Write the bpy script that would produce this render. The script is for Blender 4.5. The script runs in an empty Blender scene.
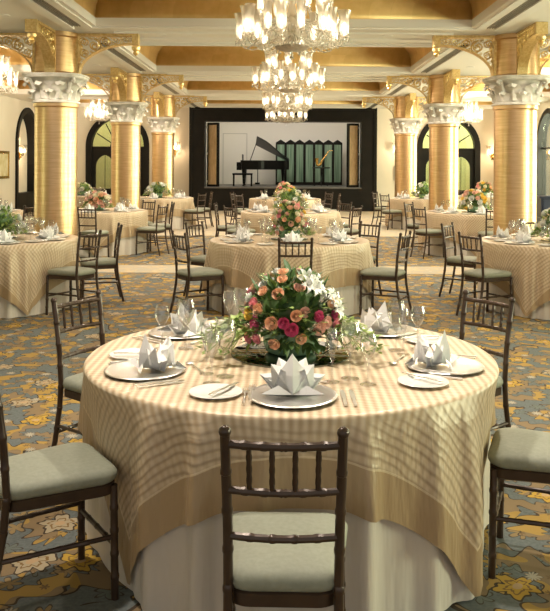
import bpy, bmesh, math, random
from mathutils import Vector, Matrix
PI = math.pi
sc = bpy.context.scene
COL = sc.collection
rnd = random.Random(7)

# ------------------------------------------------------------------ mesh helpers
class MB:
    def __init__(s): s.v = []; s.f = []; s.uv = None
    def add(s, vs, fs, M=None):
        b = len(s.v)
        if M is not None: vs = [tuple(M @ Vector(p)) for p in vs]
        s.v += [tuple(p) for p in vs]; s.f += [tuple(i + b for i in f) for f in fs]
        return s
    def box(s, x0, x1, y0, y1, z0, z1, M=None):
        v = [(x0,y0,z0),(x1,y0,z0),(x1,y1,z0),(x0,y1,z0),(x0,y0,z1),(x1,y0,z1),(x1,y1,z1),(x0,y1,z1)]
        return s.add(v, [(0,3,2,1),(4,5,6,7),(0,1,5,4),(1,2,6,5),(2,3,7,6),(3,0,4,7)], M)
    def lathe(s, prof, n=20, M=None, cx=0, cy=0, fn=None):
        vs = []; fs = []
        for (r, z) in prof:
            for i in range(n):
                a = 2*PI*i/n; rr = fn(r, z, a) if fn else r
                vs.append((cx + rr*math.cos(a), cy + rr*math.sin(a), z))
        m = len(prof)
        for j in range(m-1):
            for i in range(n):
                k = (i+1) % n
                fs.append((j*n+i, j*n+k, (j+1)*n+k, (j+1)*n+i))
        if prof[0][0] > 1e-5: fs.append(tuple(reversed(range(n))))
        if prof[-1][0] > 1e-5: fs.append(tuple(range((m-1)*n, m*n)))
        return s.add(vs, fs, M)
    def tube(s, pts, rad, n=8, M=None, cap=True):
        pts = [Vector(p) for p in pts]
        if not hasattr(rad, '__len__'): rad = [rad]*len(pts)
        vs = []; fs = []
        t0 = (pts[1]-pts[0]).normalized()
        u = t0.orthogonal().normalized()
        for j, p in enumerate(pts):
            a = pts[max(j-1, 0)]; b = pts[min(j+1, len(pts)-1)]
            t = (b-a).normalized() if (b-a).length > 1e-9 else t0
            u = (u - t*u.dot(t)).normalized(); w = t.cross(u)
            for i in range(n):
                an = 2*PI*i/n
                vs.append(p + (u*math.cos(an) + w*math.sin(an))*rad[j])
        for j in range(len(pts)-1):
            for i in range(n):
                k = (i+1) % n
                fs.append((j*n+i, j*n+k, (j+1)*n+k, (j+1)*n+i))
        if cap:
            fs.append(tuple(reversed(range(n)))); fs.append(tuple(range((len(pts)-1)*n, len(pts)*n)))
        return s.add(vs, fs, M)
    def prism(s, poly, y0, y1, M=None):            # poly in XZ, extruded along Y
        n = len(poly)
        vs = [(x, y0, z) for x, z in poly] + [(x, y1, z) for x, z in poly]
        fs = [tuple(range(n)), tuple(reversed(range(n, 2*n)))] + [(i, i+n, (i+1) % n + n, (i+1) % n) for i in range(n)]
        return s.add(vs, fs, M)
    def ball(s, c, r, n=8, m=5, sq=1.0, M=None):
        prof = [(max(r*math.sin(PI*j/m), 0), c[2] - r*sq*math.cos(PI*j/m)) for j in range(m+1)]
        prof[0] = (0.0, prof[0][1]); prof[-1] = (0.0, prof[-1][1])
        return s.lathe(prof, n, M, c[0], c[1])
    def mesh(s, name, mat, smooth=True, angle=40):
        me = bpy.data.meshes.new(name); me.from_pydata(s.v, [], s.f)
        bm = bmesh.new(); bm.from_mesh(me)
        if s.uv is None: bmesh.ops.remove_doubles(bm, verts=bm.verts, dist=1e-5)
        bmesh.ops.recalc_face_normals(bm, faces=bm.faces)
        bm.to_mesh(me); bm.free()
        if s.uv is not None:
            l = me.uv_layers.new(name='cloth')
            for lp in me.loops: l.data[lp.index].uv = s.uv[lp.vertex_index]
        if smooth:
            me.polygons.foreach_set('use_smooth', [True]*len(me.polygons))
            me.set_sharp_from_angle(angle=math.radians(angle))
        me.materials.append(mat)
        return me
    def build(s, name, mat, parent=None, smooth=True, angle=40, loc=None):
        return ob(name, s.mesh(name, mat, smooth, angle), parent, loc)

def ob(name, data, parent=None, loc=None, rot=None, kind=None):
    o = bpy.data.objects.new(name, data); COL.objects.link(o)
    if parent: o.parent = parent
    if loc: o.location = loc
    if rot: o.rotation_euler = rot
    if kind: o['kind'] = kind
    return o
def tag(o, label, cat, group=None):
    o['label'] = label; o['category'] = cat
    if group: o['group'] = group
    return o
def thing(name, label, cat, loc=(0,0,0), rz=0, group=None):
    o = ob(name, None, None, loc, (0,0,rz)); o.empty_display_size = .1
    return tag(o, label, cat, group)
def struct(name, mb, mat, smooth=False):
    o = mb.build(name, mat, None, smooth); o['kind'] = 'structure'; return o
def tree_of(o):
    return [(c, tree_of(c)) for c in o.children]
def dup(src, tree, loc, rz, label, group=None, parent=None):
    c = src.copy(); COL.objects.link(c)
    if parent is None:
        c.location = loc; c.rotation_euler = (0, 0, rz)
        c['label'] = label
        if group: c['group'] = group
    else: c.parent = parent
    for ch, sub in tree: dup(ch, sub, None, 0, None, None, c)
    return c

# ------------------------------------------------------------------ node helpers
class NV:
    def __init__(s, nt, sock): s.nt = nt; s.s = sock
    def _op(s, op, *o):
        n = s.nt.nodes.new('ShaderNodeMath'); n.operation = op
        for i, a in enumerate((s,)+o):
            if isinstance(a, NV): s.nt.links.new(a.s, n.inputs[i])
            else: n.inputs[i].default_value = a
        return NV(s.nt, n.outputs[0])
    def __add__(s, o): return s._op('ADD', o)
    def __sub__(s, o): return s._op('SUBTRACT', o)
    def __mul__(s, o): return s._op('MULTIPLY', o)
    def lt(s, o): return s._op('LESS_THAN', o)
    def gt(s, o): return s._op('GREATER_THAN', o)
    def sin(s): return s._op('SINE')
    def abs(s): return s._op('ABSOLUTE')
    def sqrt(s): return s._op('SQRT')
    def mx(s, o): return s._op('MAXIMUM', o)
    def mn(s, o): return s._op('MINIMUM', o)
    def pw(s, o): return s._op('POWER', o)
    def at2(s, o): return s._op('ARCTAN2', o)
def pin(n, k, v):
    if isinstance(v, NV): n.id_data.links.new(v.s, n.inputs[k])
    elif hasattr(v, 'is_output'): n.id_data.links.new(v, n.inputs[k])
    else:
        if hasattr(v, '__len__') and len(v) == 3 and n.inputs[k].type == 'RGBA': v = (*v, 1)
        n.inputs[k].default_value = v
def mixc(nt, f, a, b, mode='MIX'):
    n = nt.nodes.new('ShaderNodeMix'); n.data_type = 'RGBA'; n.blend_type = mode
    pin(n, 0, f); pin(n, 6, a); pin(n, 7, b)
    return n.outputs[2]
def mat(name, col=(.8,.8,.8), rough=.5, metal=0, **kw):
    m = bpy.data.materials.new(name); m.use_nodes = True
    b = m.node_tree.nodes['Principled BSDF']
    b.inputs['Base Color'].default_value = (*col, 1); b.inputs['Roughness'].default_value = rough
    b.inputs['Metallic'].default_value = metal
    for k, v in kw.items():
        k = k.replace('_', ' ')
        b.inputs[k].default_value = (*v, 1) if hasattr(v, '__len__') else v
    return m
def BS(m): return m.node_tree.nodes['Principled BSDF']
def noise(nt, scale, vec=None, detail=3, dist=0, rough=.5):
    n = nt.nodes.new('ShaderNodeTexNoise'); n.inputs['Scale'].default_value = scale
    n.inputs['Detail'].default_value = detail; n.inputs['Distortion'].default_value = dist
    n.inputs['Roughness'].default_value = rough
    if vec is not None: nt.links.new(vec, n.inputs['Vector'])
    return n
def ramp(nt, fac, stops):
    n = nt.nodes.new('ShaderNodeValToRGB'); e = n.color_ramp.elements
    while len(e) < len(stops): e.new(.5)
    for el, (p, c) in zip(e, stops): el.position = p; el.color = (*c, 1)
    pin(n, 0, fac); return n.outputs[0]
def mapping(nt, out, scale=(1,1,1), rot=(0,0,0)):
    n = nt.nodes.new('ShaderNodeMapping'); n.inputs['Scale'].default_value = scale
    n.inputs['Rotation'].default_value = rot; nt.links.new(out, n.inputs['Vector']); return n.outputs[0]
def coord(nt, k='Object'):
    return nt.nodes.new('ShaderNodeTexCoord').outputs[k]
def bump(m, h, strength=.3, dist=.01):
    nt = m.node_tree; n = nt.nodes.new('ShaderNodeBump'); n.inputs['Strength'].default_value = strength
    n.inputs['Distance'].default_value = dist; pin(n, 'Height', h); nt.links.new(n.outputs[0], BS(m).inputs['Normal'])
def noisy(name, c1, c2, scale, rough=.5, metal=0, stretch=(1,1,1), b=0, **kw):
    m = mat(name, c1, rough, metal, **kw); nt = m.node_tree
    n = noise(nt, scale, mapping(nt, coord(nt), stretch), 4)
    nt.links.new(ramp(nt, n.outputs[0], [(.3, c1), (.7, c2)]), BS(m).inputs['Base Color'])
    if b: bump(m, n.outputs[0], b)
    return m

# ------------------------------------------------------------------ materials
M = {}
M['gold_col'] = noisy('brushed_gold', (.62,.40,.20), (.76,.53,.30), 3, .34, 1, (1,1,14), .07)
BS(M['gold_col']).inputs['Anisotropic'].default_value = .0
M['gold_tray'] = noisy('gold_leaf', (.74,.48,.17), (.90,.62,.27), 4, .45, .25, (2,2,2))
nt = M['gold_tray'].node_tree
br = nt.nodes.new('ShaderNodeTexBrick'); br.inputs['Scale'].default_value = 1
br.inputs['Color1'].default_value = (.74,.48,.17,1); br.inputs['Color2'].default_value = (.90,.62,.26,1); br.inputs['Mortar'].default_value = (.80,.54,.20,1)
br.inputs['Brick Width'].default_value = .32; br.inputs['Row Height'].default_value = .32; br.inputs['Mortar Size'].default_value = .006; br.offset = .0
nt.links.new(coord(nt, 'UV'), br.inputs['Vector'])
old = BS(M['gold_tray']).inputs['Base Color'].links[0].from_socket
nt.links.new(mixc(nt, .5, old, br.outputs[0]), BS(M['gold_tray']).inputs['Base Color'])
M['gold_orn'] = noisy('gilded_carving', (.72,.50,.19), (.92,.72,.36), 30, .38, .85)
M['stone'] = noisy('carved_capital', (.80,.76,.70), (.58,.54,.48), 9, .7, 0, (1,1,1), .5)
M['ceil'] = mat('ceiling_paint', (.86,.82,.75), .6)
M['trimw'] = mat('white_trim', (.86,.83,.78), .5)
M['grille'] = mat('vent_dark', (.03,.028,.025), .6)
M['slat'] = mat('vent_slat', (.35,.32,.28), .5)
M['wall'] = noisy('wall_paint', (.80,.72,.60), (.84,.76,.64), 1.2, .8)
M['stagewall'] = mat('stage_wall_paint', (.80,.76,.69), .8)
M['black'] = noisy('black_lacquer', (.007,.006,.005), (.012,.010,.008), 3, .5)
BS(M['black']).inputs['Specular IOR Level'].default_value = .2
M['piano'] = mat('piano_black', (.004,.004,.004), .3, 0, Specular_IOR_Level=.12)
M['ivory'] = mat('ivory', (.8,.76,.66), .4)
M['brass'] = mat('brass', (.85,.58,.20), .25, 1)
M['chair'] = noisy('bronze_brown_frame', (.046,.028,.018), (.068,.042,.028), 14, .28, .3)
M['cushion'] = noisy('sage_cushion', (.25,.26,.195), (.29,.30,.23), 60, .72, 0, (1,1,1), .08)
M['satin'] = noisy('ivory_satin', (.58,.52,.45), (.64,.58,.50), 3, .36, 0)
BS(M['satin']).inputs['Sheen Weight'].default_value = .2
nt = M['satin'].node_tree; bump(M['satin'], noise(nt, 9, mapping(nt, coord(nt), (1,1,.18)), 3).outputs[0], .5, .04)
M['wood'] = mat('plywood', (.35,.22,.12), .6)
M['silver'] = mat('silver', (.94,.92,.88), .33, 1)
M['china'] = mat('china', (.82,.79,.73), .15)
M['napkin'] = noisy('white_linen', (.90,.89,.87), (.93,.92,.90), 40, .8)
BS(M['napkin']).inputs['Subsurface Weight'].default_value = 0
M['mirror'] = mat('dark_mirror', (.20,.22,.19), .03, 1)
M['leaf'] = noisy('dark_leaf', (.035,.085,.022), (.095,.18,.045), 12, .45)
M['leaf2'] = noisy('light_leaf', (.20,.34,.06), (.42,.52,.16), 14, .45)
M['vase'] = mat('green_glass_bowl', (.24,.42,.26), .10)
FL = {'peach': (.93,.60,.40), 'pink': (.85,.34,.38), 'magenta': (.72,.13,.28), 'cream': (.90,.84,.66), 'yellow': (.88,.62,.12), 'white': (.92,.91,.87), 'blush': (.90,.58,.48)}
for k, c in FL.items():
    M['fl_'+k] = mat('petal_'+k, c, .6)
def glassmat(name, tint=(1,1,1), gl=.12, rough=.02, body=None, bodyf=0):
    m = bpy.data.materials.new(name); m.use_nodes = True; nt = m.node_tree; nt.nodes.clear()
    o = nt.nodes.new('ShaderNodeOutputMaterial'); t = nt.nodes.new('ShaderNodeBsdfTransparent'); t.inputs[0].default_value = (*tint, 1)
    g = nt.nodes.new('ShaderNodeBsdfGlossy'); g.inputs['Roughness'].default_value = rough
    lw = nt.nodes.new('ShaderNodeLayerWeight'); lw.inputs[0].default_value = .35
    f = (NV(nt, lw.outputs['Facing']).pw(2.2)*.8 + gl)
    mx = nt.nodes.new('ShaderNodeMixShader'); nt.links.new(f.s, mx.inputs[0]); nt.links.new(t.outputs[0], mx.inputs[1]); nt.links.new(g.outputs[0], mx.inputs[2])
    out = mx.outputs[0]
    if bodyf:
        d = nt.nodes.new('ShaderNodeBsdfTranslucent'); d.inputs[0].default_value = (*body, 1)
        m2 = nt.nodes.new('ShaderNodeMixShader'); m2.inputs[0].default_value = bodyf
        nt.links.new(out, m2.inputs[1]); nt.links.new(d.outputs[0], m2.inputs[2]); out = m2.outputs[0]
    nt.links.new(out, o.inputs[0]); return m
M['glass'] = glassmat('clear_glass', (.96,.96,.96), .09)
M['crystal'] = glassmat('crystal', (.97,.96,.94), .22, .08, (1,.95,.86), .30)
M['shade'] = glassmat('etched_glass', (.95,.94,.92), .12, .12, (1,.94,.84), .30)
M['pane'] = glassmat('window_glass', (.80,.84,.72), .10)
def emis(name, c, s):
    m = mat(name, (0,0,0), .5); b = BS(m); b.inputs['Emission Color'].default_value = (*c, 1); b.inputs['Emission Strength'].default_value = s
    m.cycles.emission_sampling = 'NONE'; return m
M['bulb'] = emis('candle_bulb', (1,.86,.64), 8)
M['lampdisc'] = emis('downlight_lens', (1,.88,.68), 10)

# carpet --------------------------------------------------------------
def carpet():
    m = mat('arabesque_carpet', (.2,.22,.22), .95); nt = m.node_tree
    P = coord(nt)
    wn = noise(nt, 2.3, P, 2); wn2 = noise(nt, 9, P, 2)
    ad = nt.nodes.new('ShaderNodeVectorMath'); ad.operation = 'MULTIPLY_ADD'
    nt.links.new(wn.outputs['Color'], ad.inputs[0]); ad.inputs[1].default_value = (.30,.30,0); nt.links.new(P, ad.inputs[2])
    ad2 = nt.nodes.new('ShaderNodeVectorMath'); ad2.operation = 'MULTIPLY_ADD'
    nt.links.new(wn2.outputs['Color'], ad2.inputs[0]); ad2.inputs[1].default_value = (.05,.05,0); nt.links.new(P, ad2.inputs[2])
    def cells(scale, off, vec, rness=.75):
        mp = nt.nodes.new('ShaderNodeMapping'); mp.inputs['Location'].default_value = off; mp.inputs['Scale'].default_value = (scale, scale, 0); nt.links.new(vec, mp.inputs['Vector'])
        v = nt.nodes.new('ShaderNodeTexVoronoi'); v.voronoi_dimensions = '2D'; v.inputs['Scale'].default_value = 1; v.inputs['Randomness'].default_value = rness
        nt.links.new(mp.outputs[0], v.inputs['Vector'])
        s = nt.nodes.new('ShaderNodeVectorMath'); s.operation = 'SUBTRACT'; nt.links.new(mp.outputs[0], s.inputs[0]); nt.links.new(v.outputs['Position'], s.inputs[1])
        xyz = nt.nodes.new('ShaderNodeSeparateXYZ'); nt.links.new(s.outputs[0], xyz.inputs[0])
        x = NV(nt, xyz.outputs[0]); y = NV(nt, xyz.outputs[1])
        c = nt.nodes.new('ShaderNodeSeparateColor'); nt.links.new(v.outputs['Color'], c.inputs[0])
        return NV(nt, v.outputs['Distance']), y.at2(x), NV(nt, c.outputs[0]), NV(nt, c.outputs[1])
    base = ramp(nt, noise(nt, 60, P, 2).outputs[0], [(.3, (.095,.110,.108)), (.7, (.140,.155,.148))])
    dark = (.045,.028,.014)
    col = base
    # tan scrolling acanthus arms
    r, a, h1, h2 = cells(2.0, (.3,.7,0), ad.outputs[0])
    s = (a*2 + r*12 + h1*6.28).sin() + (a*9 - r*24).sin()*.55
    arm = s.gt(.16)*r.lt(.66)*r.gt(.05)
    armo = s.gt(-.04)*r.lt(.70)*r.gt(.03)
    col = mixc(nt, armo, col, dark); 
    tan = mixc(nt, NV(nt, noise(nt, 5, P, 1).outputs[0]).gt(.52), (.22,.15,.075), (.36,.225,.050))
    col = mixc(nt, arm, col, tan)
    # small leaflets filling the ground
    r, a, h1, h2 = cells(6.2, (1.7,5.2,0), ad2.outputs[0], .9)
    e = (a*3 + h1*6.28).sin().abs()*.26 + .06
    ground = armo*(-1) + 1
    col = mixc(nt, r.lt(e + .06)*h2.gt(.35)*ground*.8, col, dark)
    col = mixc(nt, r.lt(e)*h2.gt(.35)*ground, col, mixc(nt, h1.gt(.6), (.25,.17,.07), (.13,.15,.13)))
    col = mixc(nt, r.lt(e*.4)*h2.gt(.2)*arm, col, (.16,.10,.04))
    # golden blossoms
    r, a, h1, h2 = cells(2.5, (4.1,2.3,0), ad2.outputs[0])
    e = (a*5 + h1*6.28).sin()*.045 + (a*11 + h2*6).sin()*.022 + .19
    pres = h2.gt(.22)
    col = mixc(nt, r.lt(e + .028)*pres, col, dark)
    fcol = mixc(nt, h1.gt(.72), (.47,.29,.035), (.38,.31,.20))
    col = mixc(nt, r.lt(e)*pres, col, fcol)
    ring = (r - e*.58).abs().lt(.014)*pres
    col = mixc(nt, ring, col, (.20,.11,.03))
    col = mixc(nt, r.lt(.055)*pres, col, (.45,.30,.16))
    # small pale flowers
    r, a, h1, h2 = cells(4.2, (9.3,6.1,0), ad2.outputs[0])
    e = (a*5 + h1*6.28).sin().abs()*.10 + .05
    pres = h2.gt(.66)
    col = mixc(nt, r.lt(e + .03)*pres, col, (.16,.12,.08))
    col = mixc(nt, r.lt(e)*pres, col, (.38,.34,.26))
    # paler strip across the carpet and paler stretch towards the stage
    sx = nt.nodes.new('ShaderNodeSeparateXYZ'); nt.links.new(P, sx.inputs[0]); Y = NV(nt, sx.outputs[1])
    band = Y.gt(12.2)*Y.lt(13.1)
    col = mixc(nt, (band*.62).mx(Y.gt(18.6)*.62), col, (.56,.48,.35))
    nt.links.new(col, BS(m).inputs['Base Color'])
    bump(m, noise(nt, 400, P, 1).outputs[0], .25, .003)
    return m
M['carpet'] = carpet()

def overlay_mat(th=1.05):
    m = mat('champagne_stripe_cloth', (.6,.5,.35), .45); nt = m.node_tree; b = BS(m)
    uv = coord(nt, 'UV'); sx = nt.nodes.new('ShaderNodeSeparateXYZ'); nt.links.new(uv, sx.inputs[0])
    u = NV(nt, sx.outputs[0]); v = NV(nt, sx.outputs[1])
    s = (u*(2*PI/.034)).sin()*.5 + .5
    w = NV(nt, noise(nt, 3.5, uv, 2).outputs[0])
    rr_ = (u*u + v*v).sqrt()
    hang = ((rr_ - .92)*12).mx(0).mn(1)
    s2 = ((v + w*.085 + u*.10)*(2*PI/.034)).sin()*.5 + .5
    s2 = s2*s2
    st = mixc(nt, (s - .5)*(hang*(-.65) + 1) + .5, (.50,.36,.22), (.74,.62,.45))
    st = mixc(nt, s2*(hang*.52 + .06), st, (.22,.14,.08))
    st = mixc(nt, hang*.22, st, (.40,.29,.18))  # shade on the hanging sides, put into the cloth colour
    edge = u.abs().mx(v.abs()).gt(th)
    fr = (u.abs().mx(v.abs()) - th).abs().lt(.004)
    col = mixc(nt, edge, st, (.40,.285,.165))
    col = mixc(nt, fr*.6, col, (.75,.62,.42))
    nt.links.new(col, b.inputs['Base Color'])
    rg = edge*(-.10) + .40
    b.inputs['Specular IOR Level'].default_value = .8; b.inputs['Specular Tint'].default_value = (1,.9,.75,1)
    P3 = mapping(nt, coord(nt), (1,1,.22)); wr = NV(nt, noise(nt, 13, P3, 3).outputs[0])
    nt.links.new(rg.s, b.inputs['Roughness'])
    hh = (s2*.8 + s*.3)*(edge*(-1) + 1)*.35 + wr*hang*6.0
    bump(m, hh, .5, .006)
    return m
M['overlay'] = overlay_mat(); M['overlay_big'] = overlay_mat(1.15)

# ------------------------------------------------------------------ dimensions
ZC = 3.705; WX = 8.5; YB = 29.2
COLX = 3.65; COLY = [12.8, 18.5, 24.2]
TX = 2.84; AX0, AX1 = 4.75, 7.75
BAYS = [(1.9, 6.2), (8.0, 11.92), (13.7, 17.62), (19.4, 23.32), (25.1, 28.4)]

# floor ------------------------------------------------------------------
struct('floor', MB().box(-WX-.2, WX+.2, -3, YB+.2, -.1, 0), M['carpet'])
# ceiling: soffit with the tray openings, then a gilded cove tray in every opening
mb = MB(); z1 = ZC+.12
def strips(x0, x1, bays):
    y = -3
    for a, b in bays: mb.box(x0, x1, y, a, ZC, z1); y = b
    mb.box(x0, x1, y, YB+.2, ZC, z1)
mb.box(-WX-.2, -AX1, -3, YB+.2, ZC, z1); mb.box(AX1, WX+.2, -3, YB+.2, ZC, z1)
mb.box(-AX0, -TX, -3, YB+.2, ZC, z1); mb.box(TX, AX0, -3, YB+.2, ZC, z1)
strips(-AX1, -AX0, BAYS); strips(AX0, AX1, BAYS); strips(-TX, TX, BAYS)
struct('ceiling', mb, M['ceil'])
def tray(x0, x1, y0, y1, H=.62, cv=.55):
    x0 += .05; y0 += .05; x1 -= .05; y1 -= .05
    mb = MB(); uv = []
    prof = [(0, .03), (0, .16)] + [(cv*(1-math.cos(t*PI/2/7)), .16 + (H-.16)*math.sin(t*PI/2/7)) for t in range(1, 8)]
    per = 0
    for side in range(4):
        ring = []
        for (d, h) in prof:
            c = [(x0+d, y0+d), (x1-d, y0+d), (x1-d, y1-d), (x0+d, y1-d)]
            a = c[side]; b = c[(side+1) % 4]
            ring.append(((a[0], a[1], ZC+h), (b[0], b[1], ZC+h)))
        b0 = len(mb.v); L = 0
        for j, (a, b) in enumerate(ring):
            if j: L += math.dist(prof[j], prof[j-1])
            mb.v += [a, b]
            uv += [(a[0]+a[1], L), (b[0]+b[1], L)]
            if j: mb.f.append((b0+2*j-2, b0+2*j-1, b0+2*j+1, b0+2*j))
    b0 = len(mb.v); d = cv
    mb.v += [(x0+d,y0+d,ZC+H),(x1-d,y0+d,ZC+H),(x1-d,y1-d,ZC+H),(x0+d,y1-d,ZC+H)]; uv += [(p[0], p[1]) for p in mb.v[-4:]]
    mb.f.append((b0, b0+1, b0+2, b0+3))
    mb.uv = uv
    o = mb.build('ceiling', M['gold_tray'], None, True, 25); o['kind'] = 'structure'
    s = o.modifiers.new('thick', 'SOLIDIFY'); s.thickness = .03; s.offset = 0
for a, b in BAYS:
    tray(-TX, TX, a, b); tray(AX0, AX1, a, b); tray(-AX1, -AX0, a, b)
tn = 0
def ringbox(mb, x0, x1, y0, y1, w, z0, z1):
    mb.box(x0-w, x1+w, y0-w, y0, z0, z1); mb.box(x0-w, x1+w, y1, y1+w, z0, z1)
    mb.box(x0-w, x0, y0, y1, z0, z1); mb.box(x1, x1+w, y0, y1, z0, z1)
for (x0, x1) in ((-TX, TX), (AX0, AX1), (-AX1, -AX0)):
    for a, b in BAYS:
        mb = MB(); ringbox(mb, x0+.07, x1-.07, a+.07, b-.07, .07, ZC-.03, ZC+.09); ringbox(mb, x0, x1, a, b, .10, ZC-.05, ZC-.001); ringbox(mb, x0+.0, x1-.0, a, b, .16, ZC-.025, ZC)
        if x0 == -TX:
            for s in (-1, 1):
                xa = s*(TX+.30); mb.box(min(xa, xa+s*.13), max(xa, xa+s*.13), a-.16, b+.16, ZC-.045, ZC)
                mb.box(min(xa+s*.16, xa+s*.20), max(xa+s*.16, xa+s*.20), a-.3, b+.3, ZC-.015, ZC)
            for yy in (a-.62, b+.58): mb.box(x0+.2, x1-.2, yy, yy+.05, ZC-.03, ZC)
        tn += 1; struct('trim_%d' % tn, mb, M['trimw'])
# linear air vents beside the trays
vent_phrase = ['nearest the camera', 'before the first gold columns', 'between the first and second gold columns', 'between the second and third gold columns', 'nearest the stage']
for bi, (a, b) in enumerate(BAYS):
    if bi == 0: continue
    for s in (-1, 1):
        t = thing('air_vent', 'slotted air vent, %s edge of tray %s' % ('left' if s < 0 else 'right', vent_phrase[bi]), 'vent', (s*(TX+.23), (a+b)/2, ZC))
        L = (b-a)/2
        MB().box(-.065, .065, -L, L, -.02, -.004).build('backing', M['grille'], t, False)
        mm = MB()
        for k in range(4): mm.box(-.06+k*.036, -.048+k*.036, -L, L, -.034, -.02)
        mm.build('slats', M['slat'], t, False)
# outer long vents in the side soffits
for s in (-1, 1):
    t = thing('air_vent', 'dark slotted air vent in the %s side aisle soffit beyond the columns' % ('left' if s < 0 else 'right'), 'vent', (s*4.3, 11, ZC))
    MB().box(-.1, .1, -3, .6, -.02, 0).build('backing', M['grille'], t, False)
    mm = MB()
    for k in range(5): mm.box(-.095+k*.044, -.08+k*.044, -3, .6, -.034, -.02)
    mm.build('slats', M['slat'], t, False)

# ------------------------------------------------------------------ walls
SPR, RISE, AW = 2.30, 1.20, 1.15
def arch_curve(hw, spr, rise, n=16):            # from (+hw,spr) over the apex to (-hw,spr), slightly pointed
    R = (hw*hw + rise*rise)/(2*hw); cx = hw-R
    te = math.atan2(rise, -cx)
    right = [(cx + R*math.cos(te*i/n), spr + R*math.sin(te*i/n)) for i in range(n+1)]
    return right + [(-x, z) for x, z in reversed(right[:-1])]
def wall_arch(name, L0, L1, H, arches, Mx, material, th=.25, sill=0):
    mb = MB(); x = L0
    for c in sorted(arches):
        mb.box(x, c-AW, 0, th, 0, H, Mx); x = c+AW
        cv = arch_curve(AW, SPR, RISE)
        for (xa, za), (xb, zb) in zip(cv[:-1], cv[1:]):
            mb.add([(c+xa,0,za),(c+xb,0,zb),(c+xb,0,H),(c+xa,0,H),(c+xa,th,za),(c+xb,th,zb),(c+xb,th,H),(c+xa,th,H)],
                   [(0,1,2,3),(7,6,5,4),(0,4,5,1),(3,2,6,7)], Mx)
        if sill: mb.box(c-AW, c+AW, 0, th, 0, sill, Mx)
    mb.box(x, L1, 0, th, 0, H, Mx)
    return struct(name, mb, material)
# local frame: x along wall, +y away from the room
MR = Matrix(((0,1,0,WX),(1,0,0,0),(0,0,1,0),(0,0,0,1)))          # right wall: x->Y, y->+X
ML = Matrix(((0,-1,0,-WX),(1,0,0,0),(0,0,1,0),(0,0,0,1)))
MBk = Matrix.Translation((0, YB, 0))
wall_arch('wall_right', -3, YB, 3.83, [3.0, 8.7, 14.4, 20.1, 25.75], MR, M['wall'])
wall_arch('wall_left', -3, YB, 3.83, [8.7, 15.3, 26.7], ML, M['wall'])
wall_arch('wall_back', -WX-.25, -3.35, 3.83, [-6.0], MBk, M['wall'])
wall_arch('wall_back', 3.35, WX+.25, 3.83, [6.0], MBk, M['wall'])
# baseboards
mb = MB(); mb.box(-WX, -7.3, YB-.02, YB, 0, .16); mb.box(-4.7, -3.4, YB-.02, YB, 0, .16); struct('baseboard_left', mb, M['black'])
mb = MB(); mb.box(7.3, WX, YB-.02, YB, 0, .16); mb.box(3.4, 4.7, YB-.02, YB, 0, .16); struct('baseboard_right', mb, M['black'])
def arch_ring(mb, hw, spr, rise, w, y0, y1, Mx, base=0):
    o = [(hw, base)] + arch_curve(hw, spr, rise) + [(-hw, base)]
    i = [(hw-w, base)] + arch_curve(hw-w, spr, rise-w) + [(-(hw-w), base)]
    for k in range(len(o)-1):
        a, b, c, d = o[k], o[k+1], i[k+1], i[k]
        vs = [(p[0], y0, p[1]) for p in (a,b,c,d)] + [(p[0], y1, p[1]) for p in (a,b,c,d)]
        mb.add(vs, [(0,1,2,3),(7,6,5,4),(0,4,5,1),(3,2,6,7)] + ([(0,3,7,4)] if k == 0 else []) + ([(1,5,6,2)] if k == len(o)-2 else []), Mx)
def door_unit(name, Mx, c, glass):
    T = Mx @ Matrix.Translation((c, 0, 0))
    mb = MB(); arch_ring(mb, AW, SPR, RISE, .20, -.05, .22, T)
    mb.box(-.95, .95, .06, .16, 2.16, 2.28, T)
    fr = mb.build(name, M['black'], None, False); fr['kind'] = 'structure'
    # fan light bars
    f = MB()
    for k in range(1, 6):
        a = PI*k/6; f.tube([(.25*math.cos(a), .10, 2.28+.22*math.sin(a)), (.9*math.cos(a), .10, 2.28+.95*math.sin(a))], .022, 6, T)
    f.tube([(.27*math.cos(PI*k/12), .10, 2.28+.24*math.sin(PI*k/12)) for k in range(13)], .025, 6, T)
    f.build('fanlight', M['black'], fr)
    for s in (-1, 1):
        d = MB(); cx = s*.475
        D = T @ Matrix.Translation((cx, 0, 0))
        d.box(-.47, -.33, .07, .13, 0, 2.16, D); d.box(.33, .47, .07, .13, 0, 2.16, D); d.box(-.33, .33, .07, .13, 0, .75, D)
        cv = arch_curve(.33, 1.55, .42, 8)
        for (xa, za), (xb, zb) in zip(cv[:-1], cv[1:]):
            d.add([(xa,.07,za),(xb,.07,zb),(xb,.07,2.16),(xa,.07,2.16),(xa,.13,za),(xb,.13,zb),(xb,.13,2.16),(xa,.13,2.16)], [(0,1,2,3),(7,6,5,4),(0,4,5,1)], D)
        d.tube([(0,.10,.75),(0,.10,1.95)], .012, 5, D)
        lf = d.build('door_leaf', M['black'], fr, False)
        hd = MB(); hd.tube([(-s*.41,.06,1.0),(-s*.41,.0,1.02),(-s*.41,.0,1.28),(-s*.41,.06,1.3)], .012, 6, D); hd.build('handle', M['brass'], lf)
    g = MB(); g.prism([(.95,0)] + arch_curve(.95, SPR, RISE-.2) + [(-.95,0)], .095, .105, T); g.build('pane', glass, fr, False)
door_unit('door_1', MBk, -6.0, M['pane']); door_unit('door_2', MBk, 6.0, M['pane'])
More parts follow.
